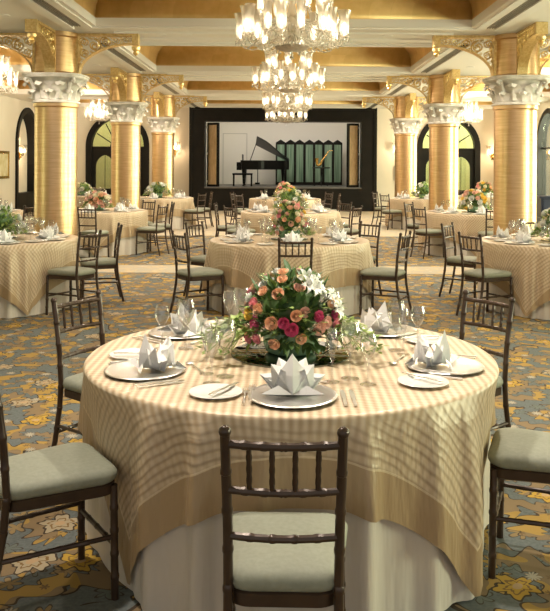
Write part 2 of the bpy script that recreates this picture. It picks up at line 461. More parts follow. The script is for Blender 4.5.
def window_unit(name, Mx, c):
    T = Mx @ Matrix.Translation((c, 0, 0))
    mb = MB(); arch_ring(mb, AW, SPR, RISE, .16, -.05, .22, T)
    mb.box(-.99, .99, .05, .16, 0, .5, T); mb.box(-.03, .03, .07, .13, .5, 3.4, T); mb.box(-.99, .99, .07, .13, 2.2, 2.26, T)
    fr = mb.build(name, M['black'], None, False); fr['kind'] = 'structure'
    g = MB(); g.prism([(.99,.5)] + arch_curve(.99, SPR, RISE-.16) + [(-.99,.5)], .095, .105, T); g.build('pane', M['pane'], fr, False)
for i, c in enumerate((3.0, 8.7, 14.4, 20.1, 25.75)): window_unit('window_%d' % (i+1), MR, c)
for i, c in enumerate((8.7, 15.3)): window_unit('window_%d' % (i+6), ML, c)
# panelled niche in the left wall
T = ML @ Matrix.Translation((26.7, 0, 0))
mb = MB(); arch_ring(mb, AW, SPR, RISE, .17, -.06, .5, T); mb.box(-.98, .98, -.02, .5, 0, .68, T)
fr = mb.build('door_3', M['black'], None, False); fr['kind'] = 'structure'
mb = MB(); mb.prism([(.98,.68)] + arch_curve(.98, SPR, RISE-.17) + [(-.98,.68)], .3, .5, T); mb.build('panel', M['wall'], fr, False)
# lobby beyond the left back door
mb = MB(); mb.box(-8.6, -3.5, 31.6, 31.8, 0, 3.8); mb.box(-8.8, -8.6, YB+.25, 31.8, 0, 3.8); mb.box(-4.0, -3.8, YB+.25, 31.6, 0, 3.8); mb.box(-8.6, -4, YB+.25, 31.6, 3.7, 3.8)
struct('wall_lobby', mb, noisy('lobby_wall', (.50,.47,.22), (.62,.56,.30), 1.5, .7))
mb = MB(); mb.box(3.5, 8.6, 31.6, 31.8, 0, 3.8); mb.box(8.6, 8.8, YB+.25, 31.8, 0, 3.8); mb.box(4.1, 4.3, YB+.25, 31.6, 0, 3.8); mb.box(4.3, 8.6, YB+.25, 31.6, 3.7, 3.8)
struct('wall_lobby', mb, noisy('lobby_wall_pale', (.66,.64,.36), (.78,.76,.50), 1.5, .7))
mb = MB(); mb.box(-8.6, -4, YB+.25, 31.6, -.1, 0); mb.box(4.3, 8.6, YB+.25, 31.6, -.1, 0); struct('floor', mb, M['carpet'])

# ------------------------------------------------------------------ stage
M['shutter'] = noisy('tan_shutter', (.55,.38,.20), (.72,.53,.31), 9, .5, .1, (3,3,.6))
SH = .84; OX = 2.80; OZ = 3.19; YS = 28.75
mb = MB()
mb.box(-3.35, -OX, YS, YS+.55, 0, ZC); mb.box(OX, 3.35, YS, YS+.55, 0, ZC)
mb.box(-OX, OX, YS, YS+.55, OZ, ZC); mb.box(-OX, OX, YS, YS+.55, 0, SH-.04)
for s in (-1, 1):
    mb.box(min(s*OX, s*(OX+.10)), max(s*OX, s*(OX+.10)), YS-.05, YS, SH, OZ+.10)
    mb.box(min(s*3.25, s*3.35), max(s*3.25, s*3.35), YS-.05, YS, 0, ZC)
mb.box(-OX, OX, YS-.05, YS, OZ, OZ+.1); mb.box(-3.25, 3.25, YS-.05, YS, ZC-.1, ZC)
tag(mb.build('stage_frame', M['black'], None, False), 'black stepped proscenium frame and front of the stage at the far end of the ballroom', 'stage frame')
mb = MB(); mb.box(-OX, OX, YS-.06, YS+.55, SH-.04, SH); mb.box(-4, 4, YS+.55, 33.6, SH-.12, SH)
tag(mb.build('stage_floor', noisy('stage_boards', (.10,.095,.09), (.15,.14,.13), 6, .4), None, False), 'dark grey raised stage floor under the grand piano', 'stage floor')
mb = MB(); mb.box(-4.1, 4.1, 33.0, 33.2, SH, 4.2); mb.box(-4.1, -3.9, YS+.55, 33, SH, 4.2); mb.box(3.9, 4.1, YS+.55, 33, SH, 4.2); mb.box(-4.1, 4.1, YS+.55, 33.2, 4.2, 4.3)
struct('wall_stage', mb, M['stagewall'])
mb = MB(); mb.box(-2.45, -1.5, 32.97, 33.0, SH, 2.9)
d = struct('door_4', mb, M['stagewall'])
mb = MB()
for x in (-2.47, -1.5): mb.box(x, x+.03, 32.955, 32.985, SH, 2.93)
mb.box(-2.47, -1.47, 32.955, 32.985, 2.9, 2.93); mb.build('door_frame', mat('door_line', (.55,.52,.47), .7), d, False)
for s in (-1, 1):
    t = thing('folding_door', 'folded gold shutter panel in black frame at the %s edge of the stage opening' % ('left' if s < 0 else 'right'), 'folding door', (s*2.74, YS+.3, SH+.01), 0)
    t.rotation_euler = (0, 0, s*.35 if s > 0 else -.35)
    for k in range(2):
        R = Matrix.Translation((-s*(.02+.0*k), k*.10, 0)) @ Matrix.Rotation(0, 4, 'Z')
        f = MB(); x1 = -s*.42; lo, hi = min(0, x1), max(0, x1)
        f.box(lo, lo+.05, k*.1, k*.1+.05, 0, 2.3); f.box(hi-.05, hi, k*.1, k*.1+.05, 0, 2.3); f.box(lo, hi, k*.1, k*.1+.05, 0, .08); f.box(lo, hi, k*.1, k*.1+.05, 2.22, 2.3)
        fo = f.build('panel_frame', M['black'], t, False)
        f = MB(); f.box(lo+.05, hi-.05, k*.1+.015, k*.1+.035, .08, 2.22); f.build('panel', M['shutter'], fo, False)
    f = MB()
    for z in (.15, 1.15, 2.1): f.box(-s*.0-.02, -s*.0+.02, -.03, 0, z, z+.08)
    f.build('hinges', M['silver'], t, False)

# grand piano ---------------------------------------------------------------
pn = thing('grand_piano', 'black grand piano with raised lid on the stage', 'piano', (-.72, 31.0, SH)); pn.scale = (.84, 1, 1)
def piano_outline(n=10):   # x along length (keyboard at -x), y depth ; straight side at far (+y), curved near
    pts = [(-1.05, .72), (-1.05, -.72), (-.25, -.72)]
    for i in range(n+1):
        t = i/n; pts.append((-.25 + 1.3*t, -.72 + .95*(t*t*(3-2*t))))
    for i in range(1, 7): a = -PI/2 + PI*i/6*.9; pts.append((1.02 + .13*math.cos(a), .48 + .25*math.sin(a)))
    return pts
ol = piano_outline()
def slab(mb, ol, z0, z1, Mx=None):
    n = len(ol); vs = [(x, y, z0) for x, y in ol] + [(x, y, z1) for x, y in ol]
    mb.add(vs, [tuple(reversed(range(n))), tuple(range(n, 2*n))] + [(i, (i+1) % n, (i+1) % n + n, i+n) for i in range(n)], Mx)
mb = MB(); slab(mb, ol, .62, .97); mb.box(-1.22, -1.04, -.74, .74, .60, .76); mb.box(-1.22, -1.0, -.76, -.68, .60, .90); mb.box(-1.22, -1.0, .68, .76, .60, .90)
case = mb.build('case', M['piano'], pn, False)
mb = MB(); mb.box(-1.20, -1.05, -.68, .68, .76, .785); mb.build('keys', M['ivory'], case, False)
mb = MB(); LT = Matrix.Translation((1.05, .5, 1.0)) @ Matrix.Rotation(math.radians(23), 4, 'Y') @ Matrix.Rotation(math.radians(-12), 4, 'X') @ Matrix.Translation((-1.05, -.5, 0))
slab(mb, [(max(p[0], -.55), p[1]) for p in ol], 0, .03, LT); mb.build('lid', M['piano'], pn, False)
mb = MB(); mb.tube([(-.62, -.5, .97), (-.36, -.45, 1.60)], .018, 8); mb.build('lid_prop', M['piano'], pn)
for (x, y) in ((-.92, -.55), (-.92, .55), (.85, .35)):
    mb = MB(); mb.lathe([(.05,0),(.05,.03),(.028,.06),(.04,.12),(.05,.3),(.075,.52),(.085,.62)], 12, None, x, y); mb.build('leg', M['piano'], pn)
mb = MB(); mb.tube([(-.3,-.06,.62),(-.3,-.06,.10)], .02, 6); mb.tube([(-.3,.06,.62),(-.3,.06,.10)], .02, 6); mb.box(-.42, -.2, -.14, .14, .05, .12)
pl = mb.build('pedal_lyre', M['piano'], pn, False)
for y in (-.07, 0, .07):
    mb = MB(); mb.box(-.50, -.40, y-.012, y+.012, .06, .075); mb.build('pedal', M['brass'], pl, False)
mb = MB(); mb.box(-1.0, -.97, -.4, .4, .97, 1.2); mb.build('music_desk', M['piano'], pn, False)
bn = thing('piano_bench', 'black piano bench standing at the keyboard end of the grand piano', 'bench', (-1.5, 29.95, SH))
mb = MB(); mb.box(-.37, .37, -.18, .18, .42, .49); mb.build('seat', M['piano'], bn, False)
for x in (-.33, .33):
    for y in (-.14, .14): MB().box(x-.025, x+.025, y-.025, y+.025, 0, .42).build('leg', M['piano'], bn, False)
# folding screen
M['screen'] = noisy('pale_green_silk', (.09,.17,.11), (.30,.42,.30), 3, .45, 0, (7,1,.3))
sn = thing('folding_screen', 'tall folding screen of pale green panels with pointed black frames behind the saxophone', 'folding screen', (-.28, 32.2, SH))
pw = .41; x = 0; y = 0
for k in range(7):
    a = math.radians(22 if k % 2 == 0 else -22)
    T = Matrix.Translation((x, y, 0)) @ Matrix.Rotation(a, 4, 'Z')
    p = MB(); p.box(0, .05, 0, .04, 0, 1.68, T); p.box(pw-.05, pw, 0, .04, 0, 1.68, T); p.box(.05, pw-.05, 0, .04, 0, .12, T)
    p.prism([(0,1.62),(pw,1.62),(pw,1.70),(pw/2,1.82),(0,1.70)], 0, .04, T)
    fo = p.build('panel_frame', M['black'], sn, False)
    p = MB(); p.box(.05, pw-.05, .012, .028, .12, 1.63, T); p.build('panel', M['screen'], fo, False)
    x += pw*math.cos(a); y += pw*math.sin(a)
# table and saxophone
st = thing('pedestal_table', 'small round black table on three feet holding the saxophone', 'table', (1.45, 30.6, SH))
MB().lathe([(.33,.68),(.35,.69),(.35,.71),(.33,.72)], 24).build('tabletop', M['black'], st)
MB().lathe([(.03,.1),(.025,.3),(.035,.5),(.03,.68)], 10).build('pole', M['black'], st)
for k in range(3):
    a = 2*PI*k/3+.5; MB().tube([(0,0,.16),(.15*math.cos(a),.15*math.sin(a),.13),(.3*math.cos(a),.3*math.sin(a),.015)], [.022,.02,.015], 6).build('leg', M['black'], st)
sx = thing('saxophone', 'brass saxophone leaning upright on the small black table on stage', 'saxophone', (1.42, 30.6, SH+.765))
pts = []; rr = []
for i in range(9): a = PI + PI*i/8; pts.append((-.06+.07*math.cos(a)+.0, 0, .09+.07*math.sin(a)*1.0)); rr.append(.045)
pts = [(-.13-.02,0,.30),(-.14,0,.2)] + pts + [(.06,0,.2),(.17,0,.36),(.27,0,.50),(.33,0,.575),(.38,0,.60),(.47,0,.58)]
rr = [.085,.06] + rr + [.036,.029,.022,.017,.013,.012]
b = MB(); b.tube(pts, rr, 12); b.build('body', M['brass'], sx)
b = MB()
for i in range(8): t = i/8; b.ball((.03+.22*t, -.045+.01*t, .17+.31*t), .022, 8, 4, .6)
b.tube([(.0,-.05,.14),(.26,-.035,.52)], .006, 5); b.build('keywork', M['brass'], sx)
MB().tube([(.47,0,.58),(.53,0,.56)], [.013,.009], 8).build('mouthpiece', M['black'], sx)

# ------------------------------------------------------------------ columns
cm = MB()
cm.lathe([(.345,2.59),(.37,2.60),(.37,2.625),(.335,2.64),(.33,2.75),(.345,2.86),(.38,2.93),(.43,2.97),(.40,2.975)], 40)
def sqr(r, z, a): return r*(1 + .14*max(0, abs(math.sin(2*a))**2.5) - .03)
cm.lathe([(.40,2.965),(.47,2.975),(.485,2.99),(.485,3.01),(.50,3.02),(.50,3.04),(.2,3.04)], 48, None, 0, 0, sqr)
def acanthus(a, zb, h, r0, out, w, curl):
    n = 7; b = len(cm.v)
    for i in range(n):
        v = i/(n-1)
        if v < .8: r = r0 + .02 + out*v**2.2; z = zb + h*v/.8*.96
        else: k = (v-.8)/.2; r = r0 + .02 + out*.61 + curl*math.sin(k*2.2); z = zb + h*(.96 + .04*math.sin(k*PI)) - curl*.9*k
        ww = w*(.75 + .35*math.sin(v*PI*.9))*(1 + .16*math.cos(v*19))*(1 if v < .8 else 1-.6*(v-.8)/.2)
        for u in (-1, -.5, 0, .5, 1):
            an = a + u*ww/r; rr = r - .030*u*u + (.012 if u == 0 else (-.010 if abs(u) == .5 else 0))
            cm.v.append((rr*math.cos(an), rr*math.sin(an), z - .02*abs(u)*(v > .5)))
    for i in range(n-1):
        for j in range(4): cm.f.append((b+i*5+j, b+i*5+j+1, b+(i+1)*5+j+1, b+(i+1)*5+j))
for k in range(8):
    acanthus(2*PI*k/8, 2.64, .17, .335, .09, .105, .05)
    acanthus(2*PI*(k+.5)/8, 2.66, .27, .335, .17, .115, .06)
for k in range(4):
    a = PI/4 + k*PI/2
    pts = [(.38+.02*i, 2.80+.045*i) for i in range(3)] + [(.50+.055*math.cos(2.6-t*.9)*(1-t*.10), 2.93+.045*math.sin(2.6-t*.9)*(1-t*.10)) for t in range(8)]
    cm.tube([(r*math.cos(a), r*math.sin(a), z) for r, z in pts], [.03-.0012*i for i in range(len(pts))], 7)
cap_me = cm.mesh('capital', M['stone'], True, 50)
shaft_me = MB().lathe([(.40,0),(.40,.10),(.37,.14),(.335,.2),(.33,.3),(.33,2.52),(.35,2.54),(.35,2.6)], 48).mesh('shaft', M['gold_col'], True, 30)
up_me = MB().lathe([(.36,3.03),(.36,3.06),(.335,3.08),(.335,3.62),(.36,3.64),(.36,ZC)], 36).mesh('upper_shaft', M['gold_col'], True, 30)
# bracket in its own XZ plane, x outward from the column axis, thickness along y
bm_ = MB()
arc = [(1.22 - .86*math.cos(t*PI/2/16), 3.05 + .49*math.sin(t*PI/2/16)) for t in range(17)]
for (xa, za), (xb, zb) in zip(arc[:-1], arc[1:]):
    bm_.add([(xa,-.08,za),(xb,-.08,zb),(xb,.08,zb),(xa,.08,za),(xa+.012,-.08,za+.02),(xb+.012,-.08,zb+.02),(xb+.012,.08,zb+.02),(xa+.012,.08,za+.02)],
            [(0,1,2,3),(7,6,5,4),(0,4,5,1),(3,2,6,7)])
bm_.box(.3, 1.26, -.08, .08, 3.67, ZC); bm_.box(.3, .36, -.08, .08, 3.05, 3.68)
br_me = bm_.mesh('bracket', M['gold_orn'], False)
def arc_z(x):
    c = (1.22-x)/.86
    return 3.07 + .49*math.sqrt(max(0, 1-c*c)) if c < 1 else 3.05
R2 = random.Random(3); circ = []
for rad in (.10, .078, .058, .042, .030, .022):
    for _ in range(1500):
        x = R2.uniform(.36, 1.2); z = R2.uniform(3.08, 3.66)
        if z + rad > 3.672 or x - rad < .355 or x + rad > 1.21: continue
        if min(z - arc_z(x + rad*q) - rad*math.sqrt(max(0, 1-q*q)) for q in (-.7, 0, .7)) < 0: continue
        if any(math.hypot(x-a, z-b) < (rad+r)*.93 for a, b, r in circ): continue
        circ.append((x, z, rad))
sc_ = MB()
for (x, z, r) in circ:
    a0 = R2.uniform(0, 6.28); sg = R2.choice((-1, 1)); n = 13 if r > .04 else 9
    for y in (-.068, .068):
        pts = [(x + r*(1-.75*i/(n-1))*math.cos(a0+sg*i*(8.0/(n-1))), y, z + r*(1-.75*i/(n-1))*math.sin(a0+sg*i*(8.0/(n-1)))) for i in range(n)]
        sc_.tube(pts, [max(.005, r*.15*(1-.4*i/n)) for i in range(n)], 5)
        sc_.ball((x + r*.1, y, z), r*.17, 6, 4)
scr_me = sc_.mesh('scrollwork', M['gold_orn'], True, 50)
pend_me = MB().box(1.21, 1.31, -.085, .085, 3.53, ZC).lathe([(0,3.36),(.03,3.38),(.05,3.41),(.03,3.43),(.06,3.46),(.07,3.50),(.0,3.51)], 12, None, 1.26, 0).mesh('pendant', M['gold_orn'], True, 30)
rowname = ['first', 'second', 'third']
for i, y in enumerate(COLY):
    for s in (-1, 1):
        side = 'left' if s < 0 else 'right'
        extra = ['nearest and widest', 'middle', 'farthest and thinnest'][i]
        c = thing('column', '%s gold column of the %s row, round, brushed, with grey carved capital' % (extra, side), 'column', (s*COLX+.04, y, 0))
        ob('shaft', shaft_me, c); k = ob('capital', cap_me, c); k['label'] = 'grey carved stone capital'; ob('upper_shaft', up_me, c)
        for q in range(4):
            b = ob('bracket', br_me, c, None, (0, 0, q*PI/2)); ob('scrollwork', scr_me, b); ob('pendant', pend_me, b)

# ------------------------------------------------------------------ chandeliers
def chandelier(scale=1.0, nlow=16, nup=8):
    root = ob('chandelier', None); root['category'] = 'chandelier'
    m = MB(); m.lathe([(.0,-.05),(.035,-.04),(.012,-.01),(.012,.04),(.0,.045)], 10); m.build('finial', M['silver'], root)
    m = MB(); m.lathe([(0,.04),(.12,.05),(.19,.075),(.215,.10),(.20,.11),(0,.115)], 32); m.build('bowl', mat('etched_silver', (.55,.50,.44), .3, .8) if 'bowlm' not in M else M['bowlm'], root)
    m = MB(); m.lathe([(.05,.17),(.11,.2),(.13,.26),(.07,.32),(.05,.40),(.09,.46),(.06,.52),(.04,.62),(.07,.68),(.10,.74),(.05,.8),(.03,.9),(.02,1.15)], 16); m.build('stem', M['crystal'], root)
    arm = MB(); arm.tube([(.10,0,.22),(.24,0,.17),(.36,0,.10),(.50,0,.075),(.60,0,.10),(.645,0,.16),(.65,0,.20)], .011, 7)
    arm.tube([(.14,0,.22),(.25,0,.33),(.38,0,.28),(.48,0,.14),(.56,0,.10)], .009, 6)
    arm.lathe([(.02,.19),(.055,.20),(.065,.215),(.02,.225)], 12, None, .65, 0)
    for k in range(8): a = 2*PI*k/8; arm.ball((.65+.06*math.cos(a), .06*math.sin(a), .165), .012, 5, 4, 2.6)
    arm_me = arm.mesh('arm', M['crystal'])
    sh = MB(); sh.lathe([(.03,.225),(.055,.25),(.062,.32),(.058,.40),(.070,.47),(.088,.53),(.085,.53),(.066,.47),(.054,.40),(.058,.32),(.05,.255),(.028,.232)], 18, None, .65, 0)
    sh_me = sh.mesh('glass_shade', M['shade'])
    bl = MB(); bl.lathe([(.012,.225),(.012,.27),(.022,.29),(.028,.32),(.02,.36),(0,.39)], 10, None, .65, 0); bl_me = bl.mesh('candle_bulb', M['bulb'])
    for k in range(nlow):
        a = 2*PI*k/nlow + .2
        A = ob('arm', arm_me, root, None, (0,0,a)); A.scale = (1,1,1) if k % 2 else (.80,.80,1.15); ob('glass_shade', sh_me, A); ob('candle_bulb', bl_me, A)
    arm2 = MB(); arm2.tube([(.05,0,.50),(.15,0,.42),(.28,0,.38),(.38,0,.44),(.40,0,.52)], .011, 7)
    arm2.lathe([(.02,.51),(.05,.52),(.055,.535),(.02,.545)], 12, None, .40, 0)
    for k in range(6): a = 2*PI*k/6; arm2.ball((.40+.05*math.cos(a), .05*math.sin(a), .49), .011, 5, 4, 2.6)
    a2 = arm2.mesh('arm', M['crystal'])
    def shift(me_mb, name, mt):
        mm = MB(); mm.v = [(x-.25, y, z+.32) for x, y, z in me_mb.v]; mm.f = me_mb.f; return mm.mesh(name, mt)
    s2 = shift(sh, 'glass_shade', M['shade']); b2 = shift(bl, 'candle_bulb', M['bulb'])
    for k in range(nup):
        a = 2*PI*k/nup + .45
        A = ob('arm', a2, root, None, (0,0,a)); ob('glass_shade', s2, A); ob('candle_bulb', b2, A)
    ds = MB()
    for k in range(16):                     # garlands of drops between the arms
        a = 2*PI*k/16
        for j in range(7):
            t = j/6; r = .18 + .36*t; z = .30 - .22*math.sin(PI*t)*1 - .02*t
            ds.ball((r*math.cos(a), r*math.sin(a), z), .011, 5, 4, 1.5)
        ds.ball((.40*math.cos(a), .40*math.sin(a), .10), .012, 5, 4, 2.4)
    for k in range(28):
        a = 2*PI*k/28
        for j in range(3): ds.ball(((.20-.03*j)*math.cos(a), (.20-.03*j)*math.sin(a), .24+.06*j), .012, 5, 4, 1.8)
    g = ds.build('crystal_drops', M['crystal'], root); g['kind'] = 'stuff'
    m = MB(); m.tube([(0,0,1.15),(0,0,1.28)], .012, 6); m.build('rod', M['silver'], root)
    return root
M['bowlm'] = noisy('etched_silver', (.36,.31,.26), (.55,.49,.42), 25, .4, .5)
ch = chandelier(); chT = tree_of(ch)
big = 'large glass and crystal chandelier with candle shades, %s'
ZCH = 3.00
for i, (y, ph) in enumerate(((9.95, 'nearest the camera and largest in view'), (15.65, 'second from the camera in the middle row'), (21.35, 'third from the camera in the middle row'), (27.0, 'farthest, just before the stage'))):
    o = ch if i == 0 else dup(ch, chT, (.1, y, ZCH), .3*i, big % ph, 'crystal chandeliers down the middle of the ceiling')
    o.location = (.1, y, ZCH)
    if i == 0: tag(o, big % ph, 'chandelier', 'crystal chandeliers down the middle of the ceiling')
for (x, y, ph) in ((-5.9, 16.4, 'small glass chandelier above the outer left aisle tables, nearest of its aisle'), (-6.15, 26.9, 'small glass chandelier hanging in front of the arched door left of the stage'), (6.2, 26.9, 'small glass chandelier hanging in front of the arched door right of the stage')):
    o = dup(ch, chT, (x, y, 3.02), .5, ph, 'small chandeliers over the side aisles'); o.scale = (.66, .66, .95)

def light(kind, name, loc, power, col=(1,.82,.6), size=.1, rot=None, **kw):
    l = bpy.data.lights.new(name, kind); l.energy = power; l.color = col
    if kind == 'AREA':
        l.shape = 'RECTANGLE'; l.size = kw.pop('sx', 1); l.size_y = kw.pop('sy', 1)
    else: l.shadow_soft_size = size
    for k, v in kw.items(): setattr(l, k, v)
    o = bpy.data.objects.new(name, l); COL.objects.link(o); o.location = loc
    if rot: o.rotation_euler = rot
    return o

# wall sconces
sc_me = MB().lathe([(.0,-.12),(.03,-.10),(.02,-.05),(.05,0),(.02,.03)], 10, None, 0, -.06).tube([(0,-.06,-.02),(-.10,-.10,-.04),(-.15,-.12,.03)], .012, 6).tube([(0,-.06,-.02),(.10,-.10,-.04),(.15,-.12,.03)], .012, 6).box(-.05,.05,-.03,0,-.15,.12)
sc_m = sc_me.mesh('bracket', M['brass'])
s_m = MB().lathe([(.03,.04),(.06,.07),(.055,.17),(.075,.26),(.072,.26),(.052,.17),(.056,.075)], 14, None, 0, -.12).mesh('glass_shade', M['shade'])
b_m = MB().lathe([(.012,.04),(.012,.08),(.024,.12),(.0,.18)], 8, None, 0, -.12).mesh('candle_bulb', M['bulb'])
for (loc, rz, ph) in (((-3.95, YB, 2.15), 0, 'twin glass wall sconce between the left arched door and the stage'), ((4.2, YB, 2.15), 0, 'twin glass wall sconce between the stage and the right arched door'),
                      ((7.6, YB, 2.05), 0, 'twin glass wall sconce between the right arched door and the corner'), ((-WX-.30, 26.75, 1.95), PI/2, 'twin glass wall sconce glowing inside the black arched recess of the left wall')):
    t = thing('wall_sconce', ph, 'wall lamp', loc, rz); t.scale = (1.2, 1.2, 1.2)
    ob('bracket', sc_m, t)
    for q in (-.15, .15): g_ = ob('glass_shade', s_m, t, (q, 0, 0)); ob('candle_bulb', b_m, g_)
    d = Vector((0, -.35, .1)); d.rotate(t.rotation_euler)
    light('POINT', 'sconce_lamp', Vector(loc)+d, 14, (1,.72,.42), .06)
# painting on the left wall
p = thing('painting', 'small gold framed yellow landscape picture on the left wall', 'picture', (-WX, 24.25, 1.6), PI/2)
m = MB(); m.box(-.62,-.54,-.05,0,-.42,.42); m.box(.54,.62,-.05,0,-.42,.42); m.box(-.54,.54,-.05,0,-.42,-.34); m.box(-.54,.54,-.05,0,.34,.42); m.build('frame', M['brass'], p, False)
MB().box(-.54,.54,-.025,-.005,-.34,.34).build('canvas', noisy('painted_canvas', (.55,.45,.15), (.80,.74,.55), 3, .8), p, False)
m = MB(); m.box(4.02, 4.32, YB-.03, YB, 1.1, 1.62); tag(m.build('wall_panel', mat('grey_panel', (.42,.38,.33), .6), None, False), 'plain grey rectangular panel on the back wall right of the stage', 'wall panel')

# downlights
dl_r = MB().lathe([(.055,-.004),(.085,-.008),(.09,0),(.055,.0)], 20).mesh('ring', M['trimw']); dl_l = MB().lathe([(0,-.003),(.054,-.003),(.054,0),(0,0)], 16).mesh('lens', M['lampdisc'])
bidx = ['first beam beyond the front table', 'second ceiling beam', 'third ceiling beam']
k = 0
DL = [(x, y) for y in COLY for x in (-1.95, -1.55, 1.65, 2.15)] + [(s*x, 7.0) for s in (-1, 1) for x in (1.4,)] + [(-3.9, 11.2), (3.9, 11.0), (-3.9, 16.8), (3.9, 16.8), (-3.9, 22.5), (3.9, 22.5)]
beam = {12.8: 'on the first ceiling beam', 18.5: 'on the second ceiling beam', 24.2: 'on the third ceiling beam', 7.0: 'on the ceiling beam nearest the camera'}
for (x, y) in DL:
    pos = 'left' if x < 0 else 'right'
    if abs(x) < 3: ph = 'lit downlight %s, %s, %s' % (beam[y], pos + ' of the chandeliers', 'outer one' if abs(x) > 1.8 else 'inner one')
    else: ph = 'round lit downlight in the %s soffit %s' % (pos, {11: 'before the first column', 16: 'before the second column', 22: 'before the third column'}[int(y)])
    t = thing('downlight', ph, 'ceiling light', (x, y, ZC), 0, 'recessed ceiling downlights')
    ob('ring', dl_r, t); ob('lens', dl_l, t)
    light('SPOT', 'downlight_lamp', (x, y, ZC-.03), 170, (1,.87,.70), .06, (0,0,0), spot_size=2.4, spot_blend=.6)

# ------------------------------------------------------------------ chiavari chair
def knurl(pts, r, rings=6, seed=0):
    """resample a path and put bamboo rings on it"""
    P = [Vector(p) for p in pts]; out = []; rad = []
    seg = [0]
    for a, b in zip(P[:-1], P[1:]): seg.append(seg[-1] + (b-a).length)
    L = seg[-1]
    def at(d):
        for i in range(len(P)-1):
            if d <= seg[i+1] or i == len(P)-2:
                t = (d-seg[i])/(seg[i+1]-seg[i]); return P[i].lerp(P[i+1], t)
    ds = {0: 1, L: 1}
    for q in seg[1:-1]: ds[q] = 1
    for k in range(1, rings+1):
        c = L*k/(rings+1); ds[c-.012] = 1; ds[c-.005] = 1.16; ds[c+.005] = 1.16; ds[c+.012] = 1
    for d in sorted(ds): out.append(at(d)); rad.append(r*ds[d])
    return out, rad
CH = ob('banquet_chair', None); CH['category'] = 'chair'
def cpart(name, pts, r, rings, n=8): 
    p, q = knurl(pts, r, rings); m = MB(); m.tube(p, q, n); return m.build(name, M['chair'], CH)
for s in (-1, 1):
    m = MB(); p, q = knurl([(s*.185,.20,0),(s*.178,.195,.43)], .0150, 4); m.tube(p, q, 9); m.build('leg', M['chair'], CH)
    pts = [(s*.160,-.275,0),(s*.158,-.235,.16),(s*.155,-.205,.34),(s*.156,-.195,.46),(s*.157,-.205,.62),(s*.161,-.225,.78),(s*.163,-.245,.90)]
    p, q = knurl(pts, .0145, 7); m = MB(); m.tube(p, q, 9); m.ball((s*.163,-.246,.905), .018, 10, 6); m.build('back_post', M['chair'], CH)
    cpart('stretcher', [(s*.181,.197,.235),(s*.157,-.222,.235)], .0095, 3)
cpart('stretcher', [(-.182,.197,.205),(.182,.197,.205)], .010, 3); cpart('stretcher', [(-.157,-.225,.20),(.157,-.225,.20)], .010, 3)
def bow(y, z, w, d, n=8): return [(-w + 2*w*i/n, y - d*math.sin(PI*i/n), z) for i in range(n+1)]
cpart('rail', bow(-.237, .868, .161, .022), .012, 5); cpart('rail', bow(-.221, .735, .158, .022), .011, 5); cpart('rail', bow(-.204, .600, .155, .020), .0115, 4)
for i in range(4):
    x = -.161 + .322*(i+1)/5; f = math.sin(PI*(i+1)/5)*.022
    cpart('spindle', [(x*.98, -.221-f, .735), (x, -.237-f, .868)], .0075, 3, 7)
def seatpoly(k=1.0, n=8, e=0):
    w1, w0, yf, yb, r = .193*k, .162*k, .215*k, -.205*k, .068
    pts = []
    for (cx, cy, a0) in ((w1-r, yf-r, 0), (-w1+r, yf-r, 90), (-w0+r, yb+r, 180), (w0-r, yb+r, 270)):
        for i in range(n+1):
            a = math.radians(a0 + 90*i/n); pts.append((cx + r*math.cos(a), cy + r*math.sin(a)))
    return pts
def loft(mb, rings):
    n = len(rings[0]); b = len(mb.v)
    for r in rings: mb.v += r
    for j in range(len(rings)-1):
        for i in range(n): mb.f.append((b+j*n+i, b+j*n+(i+1) % n, b+(j+1)*n+(i+1) % n, b+(j+1)*n+i))
    mb.f.append(tuple(b+i for i in reversed(range(n)))); mb.f.append(tuple(b+(len(rings)-1)*n+i for i in range(n)))
m = MB(); loft(m, [[(x*k, y*k, z) for x, y in seatpoly()] for k, z in ((.95,.395),(1,.40),(1,.435),(.97,.44))]); m.build('seat_frame', M['chair'], CH, True, 30)
m = MB(); loft(m, [[(x*k, y*k, z) for x, y in seatpoly()] for k, z in ((.95,.438),(1.01,.446),(1.04,.460),(1.035,.474),(.99,.487),(.9,.495),(.7,.502),(.4,.505))]); m.build('cushion', M['cushion'], CH, True, 60)
chT_ = tree_of(CH); chair_n = [0]
def put_chair(x, y, rz, label, group):
    chair_n[0] += 1
    if chair_n[0] == 1:
        CH.location = (x, y, 0); CH.rotation_euler = (0,0,rz); tag(CH, label, 'chair', group); return
    dup(CH, chT_, (x, y, 0), rz, label, group)
def chair_at(tx, ty, ang, label, group, d=1.19, twist=0):
    a = math.radians(ang); x = tx + d*math.cos(a); y = ty + d*math.sin(a)
    fx, fy = -math.cos(a), -math.sin(a)
    put_chair(x, y, math.atan2(-fx, fy) + math.radians(twist), label, group)

